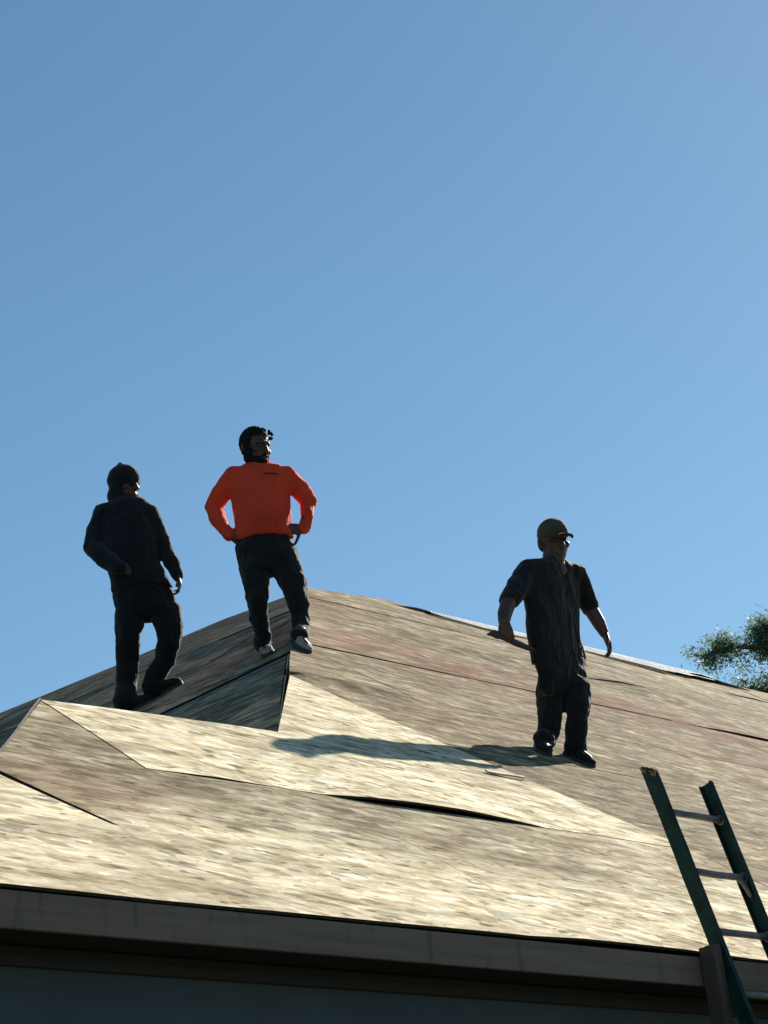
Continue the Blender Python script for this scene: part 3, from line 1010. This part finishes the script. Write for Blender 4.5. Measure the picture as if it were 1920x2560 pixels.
# ------------------------------------------------------------------ people: joints in metres from each man's footing
MAN_CAP = {'origin': [1.0, 13.904, 5.24],
  'torso': [[0.11, 0.074, 1.38, 0.078, 0.07], [0.092, 0.064, 1.338, 0.153, 0.107], [0.086, 0.054, 1.289, 0.204, 0.127], [0.08, 0.054, 1.184, 0.212, 0.135], [0.067, 0.044, 1.069, 0.198, 0.134], [0.056, 0.034, 0.954, 0.194, 0.14], [0.052, 0.034, 0.842, 0.188, 0.136], [0.062, 0.044, 0.747, 0.189, 0.129], [0.069, 0.054, 0.652, 0.188, 0.12], [0.075, 0.054, 0.555, 0.182, 0.113], [0.077, 0.054, 0.467, 0.17, 0.102]],
  'arms': [[[-0.078, 0.054, 1.293, 0.081], [-0.155, 0.054, 1.197, 0.078], [-0.234, 0.034, 1.093, 0.067], [-0.278, -0.016, 0.982, 0.05], [-0.291, -0.056, 0.914, 0.04]], [[0.255, 0.054, 1.262, 0.08], [0.29, 0.074, 1.157, 0.075], [0.33, 0.074, 1.035, 0.064], [0.381, 0.024, 0.901, 0.048], [0.41, -0.016, 0.807, 0.034]]],
  'legs': [[[-0.011, 0.054, 0.475, 0.095], [-0.026, 0.034, 0.366, 0.089], [-0.032, 0.004, 0.277, 0.078], [-0.052, 0.074, 0.19, 0.071], [-0.076, 0.114, 0.1, 0.06]], [[0.164, 0.054, 0.459, 0.087], [0.151, 0.024, 0.334, 0.081], [0.141, 0.014, 0.251, 0.07], [0.124, 0.054, 0.169, 0.068], [0.103, 0.084, 0.065, 0.068]]],
  'feet': [([-0.133, 0.034, 0.078], [-0.11, -0.198, -0.038]), ([0.048, 0.174, 0.056], [0.195, -0.01, -0.096])],
  'head': [[0.105, 0.064, 1.365], [0.122, 0.044, 1.52]],
  'hands': [[[-0.291, -0.056, 0.914], [-0.298, -0.076, 0.844]], [[0.41, -0.016, 0.807], [0.419, -0.036, 0.739]]],
  'extra': {'tool': [[-0.422, -0.166, 0.86], [-0.334, -0.116, 0.86], [-0.134, -0.006, 0.827], [0.018, 0.104, 0.823]]}}
MAN_ORANGE = {'origin': [-0.794, 14.909, 6.434],
  'torso': [[-0.107, 0.034, 1.472, 0.09, 0.072], [-0.099, 0.024, 1.429, 0.162, 0.105], [-0.094, 0.014, 1.374, 0.233, 0.131], [-0.101, 0.014, 1.283, 0.237, 0.142], [-0.095, 0.004, 1.184, 0.213, 0.141], [-0.09, -0.006, 1.085, 0.208, 0.15], [-0.087, -0.016, 0.987, 0.206, 0.152], [-0.081, -0.006, 0.897, 0.201, 0.141], [-0.08, 0.004, 0.855, 0.2, 0.132], [-0.095, 0.014, 0.813, 0.217, 0.135], [-0.075, 0.014, 0.734, 0.227, 0.141], [-0.055, 0.014, 0.655, 0.228, 0.137]],
  'arms': [[[-0.293, 0.014, 1.374, 0.079], [-0.372, 0.044, 1.273, 0.073], [-0.447, 0.064, 1.168, 0.07], [-0.405, 0.014, 1.035, 0.058], [-0.338, -0.026, 0.908, 0.046]], [[0.111, 0.014, 1.335, 0.079], [0.188, 0.044, 1.245, 0.073], [0.25, 0.064, 1.143, 0.064], [0.235, 0.014, 1.0, 0.055], [0.196, -0.026, 0.904, 0.046]]],
  'legs': [[[-0.182, 0.014, 0.667, 0.107], [-0.163, -0.006, 0.521, 0.095], [-0.161, -0.026, 0.392, 0.077], [-0.164, 0.034, 0.276, 0.066], [-0.127, 0.074, 0.15, 0.057]], [[0.054, 0.014, 0.645, 0.11], [0.101, -0.006, 0.511, 0.095], [0.124, -0.026, 0.396, 0.08], [0.128, 0.034, 0.264, 0.066], [0.128, 0.064, 0.123, 0.057]]],
  'feet': [([-0.145, 0.322, 0.099], [-0.107, 0.073, 0.001]), ([0.074, -0.094, 0.02], [0.177, -0.3, -0.121])],
  'head': [[-0.109, 0.024, 1.462], [-0.107, 0.004, 1.607]],
  'hands': [[[-0.338, -0.026, 0.908], [-0.275, -0.066, 0.881]], [[0.196, -0.026, 0.904], [0.128, -0.066, 0.886]]],
  'extra': {'print': [[-0.05, -0.106, 1.324], [0.051, -0.106, 1.315]],
  'chestmid': [[-0.085, -0.086, 1.257]]}}
MAN_HOOD = {'origin': [-1.875, 15.992, 6.482],
  'torso': [[-0.142, 0.05, 1.673, 0.107, 0.091], [-0.136, 0.04, 1.635, 0.166, 0.117], [-0.137, 0.03, 1.574, 0.216, 0.125], [-0.131, 0.03, 1.489, 0.219, 0.131], [-0.119, 0.02, 1.35, 0.215, 0.138], [-0.112, 0.01, 1.213, 0.216, 0.147], [-0.098, 0.01, 1.112, 0.209, 0.147], [-0.07, 0.02, 1.014, 0.214, 0.141], [-0.042, 0.03, 0.9, 0.232, 0.144], [-0.019, 0.03, 0.8, 0.244, 0.146], [0.001, 0.03, 0.717, 0.251, 0.146]],
  'arms': [[[-0.31, 0.03, 1.563, 0.088], [-0.371, 0.05, 1.435, 0.084], [-0.398, 0.01, 1.279, 0.084], [-0.301, -0.09, 1.135, 0.074], [-0.186, -0.17, 1.023, 0.061]], [[0.037, 0.03, 1.524, 0.091], [0.095, 0.05, 1.392, 0.075], [0.145, 0.05, 1.243, 0.069], [0.205, 0.01, 1.091, 0.059], [0.249, -0.02, 0.971, 0.046]]],
  'legs': [[[-0.136, 0.03, 0.736, 0.117], [-0.149, -0.0, 0.607, 0.11], [-0.157, -0.02, 0.489, 0.095], [-0.174, 0.03, 0.33, 0.085], [-0.162, 0.07, 0.159, 0.079]], [[0.129, 0.03, 0.711, 0.123], [0.162, -0.0, 0.556, 0.104], [0.152, -0.01, 0.447, 0.089], [0.105, 0.05, 0.32, 0.082], [0.044, 0.08, 0.197, 0.076]]],
  'feet': [([-0.234, -0.03, -0.114], [0.024, -0.108, -0.039]), ([-0.03, 0.089, 0.028], [0.24, 0.049, 0.126])],
  'head': [[-0.138, 0.04, 1.669], [-0.142, 0.02, 1.814]],
  'hands': [[[-0.186, -0.17, 1.023], [-0.113, -0.19, 0.997]], [[0.249, -0.02, 0.971], [0.267, -0.04, 0.903]]],
  'extra': {}}

def folds(amp, f=(9, 9, 5), seed=0.0, amp2=0.4):
    def fn(p, n):
        a = noise.noise(V(p.x * f[0] + seed, p.y * f[1], p.z * f[2] + p.x * 3))
        b = noise.noise(V(p.x * f[0] * 2.3, p.y * f[1] * 2.3 + seed, p.z * f[2] * 3.1 - p.x * 9))
        return amp * ((1 - 2 * abs(a)) * 0.8 - 0.25) + amp * amp2 * b
    return fn

def euler_m(yaw, pitch, roll):
    """head frame: face along local -Y; yaw > 0 turns the face to +X, pitch > 0 lifts the chin, roll > 0 tips the crown to +X"""
    return Matrix.Rotation(yaw, 3, 'Z') @ Matrix.Rotation(-pitch, 3, 'X') @ Matrix.Rotation(roll, 3, 'Y')

def add_head(bm, c, R, k=1.0):
    def P(x, y, z):
        return V(c) + R @ (V(x, y, z) * k)
    E = lambda x, y, z, a, b, d: ellipsoid(bm, P(x, y, z), (a * k, b * k, d * k), R, 20)
    def L(pts, seg=8):
        limb(bm, [(*P(*p[:3]), p[3] * k) for p in pts], seg)
    E(0, 0.012, 0.034, 0.076, 0.097, 0.094)          # skull
    E(0, -0.028, -0.040, 0.063, 0.068, 0.080)        # face
    E(0, -0.038, -0.083, 0.050, 0.048, 0.042)        # jaw
    E(0, -0.074, -0.110, 0.022, 0.020, 0.018)        # chin
    L([(0, -0.090, 0.012, 0.009), (0, -0.106, -0.014, 0.011), (0, -0.112, -0.034, 0.015)])
    L([(-0.014, -0.098, -0.038, 0.008), (0.014, -0.098, -0.038, 0.008)])
    L([(-0.046, -0.072, 0.024, 0.010), (-0.020, -0.088, 0.028, 0.012), (0.020, -0.088, 0.028, 0.012), (0.046, -0.072, 0.024, 0.010)])
    L([(-0.022, -0.089, -0.068, 0.006), (0, -0.097, -0.066, 0.008), (0.022, -0.089, -0.068, 0.006)])
    L([(-0.020, -0.088, -0.079, 0.006), (0, -0.094, -0.080, 0.009), (0.020, -0.088, -0.079, 0.006)])
    for s in (-1, 1):
        E(s * 0.044, -0.060, -0.022, 0.024, 0.026, 0.022)   # cheek
        L([(s * 0.070, 0.012, 0.016, 0.012), (s * 0.083, 0.026, 0.010, 0.012), (s * 0.083, 0.024, -0.014, 0.011), (s * 0.073, 0.010, -0.030, 0.010)])
    return P

def add_hand(bm, wrist, d, palm, thumb, k=1.0, curl=(20, 25, 20), spread=0.1, thumb_curl=10, thumb_open=40):
    """palm, four unequal three-jointed fingers bending towards `palm`, and a thumb on the `thumb` side"""
    wrist = V(wrist)
    d = V(d).normalized()
    palm = (V(palm) - d * V(palm).dot(d)).normalized()
    side = d.cross(palm)
    if side.dot(V(thumb)) < 0:
        side = -side
    x = side * k
    # palm block
    loft(bm, [(wrist - d * 0.03 * k, x * 0.026, palm * 0.019 * k), (wrist, x * 0.027, palm * 0.019 * k), (wrist + d * 0.03 * k, x * 0.038, palm * 0.017 * k),
              (wrist + d * 0.065 * k, x * 0.043, palm * 0.015 * k), (wrist + d * 0.092 * k, x * 0.041, palm * 0.012 * k)], 14)
    spec = [(0.030, 0.044, 0.026, 0.021, 0.0092), (0.0105, 0.048, 0.030, 0.023, 0.0096), (-0.0095, 0.045, 0.028, 0.022, 0.0092), (-0.0285, 0.035, 0.021, 0.018, 0.0082)]
    for i, (o, a, b, c, r) in enumerate(spec):
        p = wrist + d * (0.086 - 0.006 * abs(i - 1)) * k + side * o * k
        ang = 0.0
        pts = [(*(p - d * 0.02 * k), r * k)]
        fan = (1.5 - i) * spread
        for ln, cu in ((a, curl[0]), (b, curl[1]), (c, curl[2])):
            ang += radians(cu)
            dirv = (d * cos(ang) + palm * sin(ang) + side * fan * max(0, cos(ang))).normalized()
            pts.append((*p, r * k))
            p = p + dirv * ln * k
            r *= 0.93
        pts.append((*p, r * 0.85 * k))
        limb(bm, pts, 10)
    p = wrist + d * 0.022 * k + side * 0.026 * k
    to = radians(thumb_open)
    dv = (d * cos(to) + side * sin(to) + palm * 0.25).normalized()
    pts = [(*(p - dv * 0.02 * k), 0.015 * k), (*p, 0.0145 * k)]
    p = p + dv * 0.042 * k
    pts.append((*p, 0.0118 * k))
    dv = (dv + d * radians(thumb_curl) * 0.8 + palm * radians(thumb_curl) * 1.2).normalized()
    p = p + dv * 0.032 * k
    pts.append((*p, 0.0108 * k))
    p = p + (dv + d * 0.2).normalized() * 0.024 * k
    pts.append((*p, 0.0085 * k))
    limb(bm, pts, 10)

def torso_secs(T, k=1.0, kd=None, turn=0.0):
    kd = kd or k
    return [(V(t[:3]), V(t[3] * k, t[3] * k * turn, 0.28 * t[3] * k * turn), V(0, t[4] * kd, 0)) for t in T]

def scaled(chain, k):
    return [(*p[:3], p[3] * k) for p in chain]

def make_shoe(parent, heel, toe, nrm, mat, solemat, k=1.0, hk=1.0):
    heel, toe, nrm = V(heel), V(toe), V(nrm).normalized()
    ax = (toe - heel)
    L_ = ax.length
    ax.normalize()
    nrm = (nrm - ax * nrm.dot(ax)).normalized()
    sd_ = ax.cross(nrm)
    prof = [(0.0, 0.026, 0.085), (0.05, 0.036, 0.105), (0.2, 0.040, 0.100), (0.38, 0.041, 0.082), (0.52, 0.044, 0.066), (0.70, 0.050, 0.056), (0.86, 0.047, 0.048), (0.96, 0.034, 0.036), (1.0, 0.018, 0.024)]
    bm = bmesh.new()
    loft(bm, [(heel + ax * f * L_ + nrm * (h * hk / 2 + 0.012), sd_ * w * k, nrm * h * hk / 2) for f, w, h in prof], 16, 0.75)
    o = fuse('shoe', bm, 0.008, mat, parent, 3, folds(0.002, (30, 30, 30)))
    bm = bmesh.new()
    top, bot = [], []
    outline = [(f, w * k + 0.004) for f, w, h in prof]
    ring = [(f, w) for f, w in outline] + [(1.012, 0.0)] + [(f, -w) for f, w in outline[::-1]] + [(-0.015, 0.0)]
    for f, w in ring:
        p = heel + ax * f * L_ + sd_ * w
        top.append(bm.verts.new(p + nrm * 0.024))
        bot.append(bm.verts.new(p + nrm * 0.001))
    bm.faces.new(top)
    bm.faces.new(bot[::-1])
    for i in range(len(top)):
        j = (i + 1) % len(top)
        bm.faces.new((bot[i], bot[j], top[j], top[i]))
    bmesh.ops.recalc_face_normals(bm, faces=bm.faces[:])
    obj('sole', bm, solemat, o)
    return o

def ankle_point(heel, toe, nrm):
    heel, toe, nrm = V(heel), V(toe), V(nrm).normalized()
    return heel + (toe - heel) * 0.24 + nrm * 0.10

def make_person(D, label, normals, head_rot, head_k, skin_arm_from, hands, shirt_mat, hem, pants_mat, shoe_mats, fold_amp, seed, sleeve_end, head_shift=(0, 0, 0), turn=0.0, shoe_h=1.0, neck_r=0.062):
    p = thing('person', label, 'person', D['origin'])
    T = D['torso']
    if turn:        # the trunk is turned: one shoulder stands further back than the other
        xc = T[3][0]
        D['arms'] = [[(q[0], q[1] + turn * (q[0] - xc), q[2] + 0.28 * turn * (q[0] - xc), q[3]) for q in ch] for ch in D['arms']]
        D['hands'] = [[(q[0], q[1] + turn * (q[0] - xc), q[2] + 0.28 * turn * (q[0] - xc)) for q in H] for H in D['hands']]
    R = euler_m(*head_rot)
    # ---- the body: one continuous skin from head to feet, a little slimmer than the clothes
    bm = bmesh.new()
    loft(bm, torso_secs(T[1:-1], 0.86, 0.84, turn), 18)
    neck, hc = V(D['head'][0]), V(D['head'][1]) + V(head_shift)
    limb(bm, [(*(neck - V(0, 0, 0.09)), neck_r + 0.014), (*neck, neck_r), (*(neck.lerp(hc, 0.55)), neck_r - 0.006)], 14)
    P = add_head(bm, hc, R, head_k)
    legs = []
    for chain, (he, to), nr in zip(D['legs'], D['feet'], normals):
        a = ankle_point(he, to, nr)
        c = [tuple(q) for q in chain]
        last = c[-1]
        c = c[:-1] + [(*V(last[:3]).lerp(a + V(nr) * 0.06, 0.35), last[3]), (*(a - V(nr).normalized() * 0.028), last[3] * 1.12)]
        legs.append((c, a))
        limb(bm, scaled(c[:-1], 0.78) + [(*a, 0.045)], 14)
        n_ = V(nr).normalized()
        limb(bm, [(*(V(he).lerp(V(to), 0.2) + n_ * 0.06), 0.034), (*(V(he).lerp(V(to), 0.8) + n_ * 0.045), 0.026)], 10)
    for chain, H, spec in zip(D['arms'], D['hands'], hands):
        c = [tuple(q) for q in chain]
        k = [0.80, 0.80, 0.82, 0.84, 0.80]
        if skin_arm_from is not None:
            k = [0.80 if i < skin_arm_from else 0.98 for i in range(5)]
        inner = V(T[1][:3])
        first = V(c[0][:3])
        limb(bm, [(*first.lerp(V(T[2][:3]), 0.55), c[0][3] * 0.8)] + [(*q[:3], q[3] * kk) for q, kk in zip(c, k)], 14)
        add_hand(bm, H[0], spec['d'], spec['palm'], spec['thumb'], spec.get('k', 1.0), spec.get('curl', (20, 25, 20)), spec.get('spread', 0.08), spec.get('tc', 10), spec.get('to', 40))
    body = fuse('body', bm, 0.0065, 'skin', p, 3)
    for s in (-1, 1):
        bm = bmesh.new()
        ellipsoid(bm, P(s * 0.031, -0.076, 0.004), (0.0115 * head_k,) * 3, R, 12)
        obj('eye', bm, 'eye', p, smooth=True)
    # ---- shirt
    bm = bmesh.new()
    secs = torso_secs(T[:hem], 1.0, 1.0, turn)
    c, ax, ay = secs[-1]
    secs[-1] = (c, ax * 1.05, ay * 1.14)
    c, ax, ay = secs[-2]
    secs[-2] = (c, ax * 1.02, ay * 1.08)
    loft(bm, secs, 20)
    for chain in D['arms']:
        c = [tuple(q) for q in chain][:sleeve_end]
        first = V(c[0][:3])
        limb(bm, [(*first.lerp(V(T[2][:3]), 0.5), c[0][3] * 1.0)] + c, 14)
    sh = fuse('shirt', bm, 0.011, shirt_mat, p, 8, folds(fold_amp, (8, 8, 5), seed))
    # ---- trousers
    bm = bmesh.new()
    last = T[-1]
    loft(bm, torso_secs(T[hem - 2:] + [[last[0], last[1], last[2] - 0.045, last[3] * 0.86, last[4] * 0.9]], 0.98, 1.0, turn), 20)
    for c, a in legs:
        limb(bm, c, 14)
    tr = fuse('trousers', bm, 0.011, pants_mat, p, 3, folds(fold_amp * 1.15, (9, 9, 7), seed + 5))
    for (he, to), nr, (sm, so) in zip(D['feet'], normals, shoe_mats):
        make_shoe(p, he, to, nr, sm, so, 1.0, shoe_h)
    return p, P, R, hc, body, sh, tr

NFW = Matrix.Rotation(YAW, 3, 'Z') @ NF
NBW = Matrix.Rotation(YAW, 3, 'Z') @ NB

# ---- man in the cap
capman, P, R, hc, body, sh, tr = make_person(
    MAN_CAP, 'man in an olive cap and dark tee shirt stepping down the lit slope', [NFW, NFW], (radians(24), radians(-13), radians(-3)), 1.17, 3,
    [dict(d=(-0.05, -0.1, -1), palm=(0.1, 1, 0), thumb=(1, -0.1, 0), curl=(78, 92, 62), spread=0.0, tc=70, to=22, k=1.08),
     dict(d=(0.25, -0.1, -1), palm=(-1, -0.15, 0), thumb=(-0.35, -1, 0), curl=(16, 30, 28), spread=0.12, tc=12, to=34, k=1.08)],
    'tee_cloth', 9, 'pants_cloth', [('shoe', 'sole'), ('shoe', 'sole')], 0.013, 1.3, 3, (0, 0, -0.028), 0.9, 1.0, 0.076)
# loose bunched cuffs at the ankles are part of the trousers; cap with brim
bm = bmesh.new()
ellipsoid(bm, P(0, 0.010, 0.050), (0.102, 0.124, 0.106), R, 24)
cap = fuse('cap', bm, 0.007, 'cap', capman, 2, folds(0.0015, (30, 30, 30)), cut=lambda co: (R.transposed() @ (co - P(0, 0, 0))).z < 0.022)
bm = bmesh.new()
n = 14
rows = []
for i in range(n + 1):
    a = radians(-68 + 136 * i / n)
    inn = (sin(a) * 0.083, -cos(a) * 0.096 + 0.008, 0.030)
    out = (sin(a) * 0.090, -cos(a) * 0.098 - 0.072 * cos(a) ** 0.7, 0.020 + 0.010 * cos(a) - 0.016 * sin(a) ** 2)
    midp = tuple((u_ + v_) / 2 for u_, v_ in zip(inn, out))
    midp = (midp[0], midp[1], midp[2] + 0.006)
    rows.append([bm.verts.new(P(*q)) for q in (inn, midp, out)])
for r0_, r1_ in zip(rows, rows[1:]):
    for i in range(2):
        bm.faces.new((r0_[i], r1_[i], r1_[i + 1], r0_[i + 1]))
bmesh.ops.solidify(bm, geom=bm.faces[:], thickness=0.004)
bmesh.ops.recalc_face_normals(bm, faces=bm.faces[:])
obj('cap_brim', bm, 'cap', cap, smooth=True)
bm = bmesh.new()
ellipsoid(bm, P(0, 0.036, -0.004), (0.092, 0.090, 0.076), R, 18)
fuse('hair', bm, 0.008, 'hair', capman, 2, folds(0.003, (60, 60, 60)), cut=lambda co: (R.transposed() @ (co - P(0, 0, 0))).y < 0.022 or (R.transposed() @ (co - P(0, 0, 0))).z < -0.06)
# the dark tool in his fist
H = V(MAN_CAP['hands'][0][0])
g = H + V(-0.004, 0.030, -0.104)
ax = V(0.68, 0.72, -0.12).normalized()
tool = thing('hand_tool', 'dark bar tool with a thick end held level by the man in the cap', 'tool', V(MAN_CAP['origin']) + g)
bm = bmesh.new()
limb(bm, [(*(ax * -0.05), 0.017), (*(ax * 0.03), 0.018), (*(ax * 0.10), 0.023), (*(ax * 0.16), 0.021), (*(ax * 0.28), 0.016), (*(ax * 0.34), 0.013)], 12)
fuse('handle', bm, 0.006, 'tool', tool, 2)
bm = bmesh.new()
upz = V(0, 0, 1)
sx = ax.cross(upz).normalized()
uz = sx.cross(ax)
loft(bm, [(ax * -0.045, sx * 0.017, uz * 0.018), (ax * -0.07, sx * 0.019, uz * 0.026), (ax * -0.10 + uz * 0.004, sx * 0.020, uz * 0.028), (ax * -0.125 - uz * 0.002, sx * 0.017, uz * 0.021), (ax * -0.155 - uz * 0.016, sx * 0.010, uz * 0.010), (ax * -0.175 - uz * 0.022, sx * 0.006, uz * 0.004)], 12)
fuse('tool_head', bm, 0.005, 'tool', tool, 2)

# ---- man in the orange shirt
orman, P, R, hc, body, sh, tr = make_person(
    MAN_ORANGE, 'bearded man in a bright orange long sleeved shirt with hands on hips', [NBW, NFW], (radians(46), radians(-12), radians(0)), 1.20, None,
    [dict(d=(0.93, -0.25, -0.18), palm=(0.1, 1, 0.1), thumb=(0, 0, -1), curl=(10, 22, 20), spread=0.06, tc=8, to=42, k=1.05),
     dict(d=(-0.95, -0.25, -0.02), palm=(-0.1, 1, 0.1), thumb=(0.2, 0, -1), curl=(10, 22, 20), spread=0.06, tc=8, to=70, k=1.05)],
    'orange', 9, 'black_cloth', [('shoe_grey', 'sole'), ('shoe_grey', 'sole')], 0.014, 4.1, 5, (0, 0, -0.030), 0.0, 1.0, 0.074)
bm = bmesh.new()
ellipsoid(bm, P(0, 0.022, 0.044), (0.101, 0.120, 0.118), R, 24)
for s in (-1, 1):
    ellipsoid(bm, P(s * 0.074, 0.012, -0.01), (0.014, 0.045, 0.06), R, 14)
rnd = random.Random(3)
for i in range(26):
    a, b = rnd.uniform(-1, 1), rnd.uniform(-1, 0.7)
    o = V(a * 0.075, -0.03 + b * 0.075, 0.125 - 0.05 * abs(a) - 0.02 * abs(b))
    e = o + V(a * 0.010 + rnd.uniform(-0.008, 0.010), rnd.uniform(-0.012, 0.0), rnd.uniform(0.001, 0.010))
    limb(bm, [(*P(*o), 0.012), (*P(*(o.lerp(e, 0.6))), 0.008), (*P(*e), 0.003)], 6)
def hair_cut(co):
    l = (R.transposed() @ (co - P(0, 0, 0))) / 1.20
    return (l.y < -0.035 and l.z < 0.062) or l.z < -0.072 or (l.y < 0.0 and l.z < 0.0)
fuse('hair', bm, 0.006, 'hair', orman, 1, folds(0.007, (40, 40, 40)), cut=hair_cut)
bm = bmesh.new()
ellipsoid(bm, P(0, -0.040, -0.090), (0.076, 0.072, 0.062), R, 18)
ellipsoid(bm, P(0, -0.062, -0.118), (0.052, 0.048, 0.044), R, 14)
for s in (-1, 1):
    ellipsoid(bm, P(s * 0.070, -0.014, -0.055), (0.022, 0.042, 0.065), R, 14)
limb(bm, [(*P(-0.026, -0.094, -0.060), 0.006), (*P(0, -0.104, -0.056), 0.007), (*P(0.026, -0.094, -0.060), 0.006)], 8)
fuse('beard', bm, 0.006, 'hair', orman, 1, folds(0.003, (60, 60, 60)))
# small dark print on the chest
bm = bmesh.new()
pa, pb = V(MAN_ORANGE['extra']['print'][0]), V(MAN_ORANGE['extra']['print'][1])
me_ = sh.data
def on_front(x, z):
    best = min((v.co.y for v in me_.vertices if abs(v.co.x - x) < 0.012 and abs(v.co.z - z) < 0.012), default=-0.13)
    return best
rnd = random.Random(9)
for i in range(9):
    f0, f1 = i / 9 + 0.012, (i + 1) / 9 - 0.018
    q0, q1 = pa.lerp(pb, f0), pa.lerp(pb, f1)
    hh = 0.007 * rnd.uniform(0.6, 1.1)
    y0, y1 = on_front(q0.x, q0.z) - 0.003, on_front(q1.x, q1.z) - 0.003
    add_hexa(bm, [(q0.x, y0 - .001, q0.z - hh), (q1.x, y1 - .001, q1.z - hh), (q1.x, y1 + .003, q1.z - hh), (q0.x, y0 + .003, q0.z - hh),
                  (q0.x, y0 - .001, q0.z + hh), (q1.x, y1 - .001, q1.z + hh), (q1.x, y1 + .003, q1.z + hh), (q0.x, y0 + .003, q0.z + hh)])
bmesh.ops.recalc_face_normals(bm, faces=bm.faces[:])
obj('chest_print', bm, 'print', sh)

# ---- man in the hood
hoodman, P, R, hc, body, sh, tr = make_person(
    MAN_HOOD, 'man in a dark hooded top leaning back on the shaded slope', [NBW, NBW], (radians(54), radians(-10), radians(-6)), 1.24, None,
    [dict(d=(0.85, 0.50, -0.12), palm=(-0.5, 1, 0), thumb=(0, -0.2, 1), curl=(14, 25, 20), spread=0.05, k=1.1),
     dict(d=(0.15, -0.15, -1), palm=(-1, -0.2, 0), thumb=(-0.3, -1, 0), curl=(22, 34, 30), spread=0.04, tc=20, to=18, k=1.08)],
    'navy_cloth', 9, 'pants_cloth', [('shoe', 'sole'), ('shoe', 'sole')], 0.011, 7.7, 5, (0, 0, -0.03), 0.0, 1.3, 0.085)
bm = bmesh.new()
ellipsoid(bm, P(0, 0.004, 0.028), (0.124, 0.140, 0.130), R, 24)
limb(bm, [(*P(0, 0.012, 0.020), 0.118), (*P(-0.004, 0.014, 0.068), 0.094), (*P(-0.010, 0.018, 0.102), 0.060), (*P(-0.014, 0.020, 0.122), 0.030)], 12)
ellipsoid(bm, P(0, 0.022, -0.065), (0.112, 0.118, 0.105), R, 20)
tt = V(MAN_HOOD['torso'][0][:3])
limb(bm, [(*P(0, 0.02, -0.03), 0.105), (*P(0, 0.025, -0.11), 0.108), (*(tt + V(0, 0.01, -0.02)), 0.125), (*(tt + V(0, 0.01, -0.09)), 0.15)], 16)
hood = fuse('hood', bm, 0.009, 'navy_cloth', hoodman, 3, folds(0.005, (12, 12, 12), 3.0))
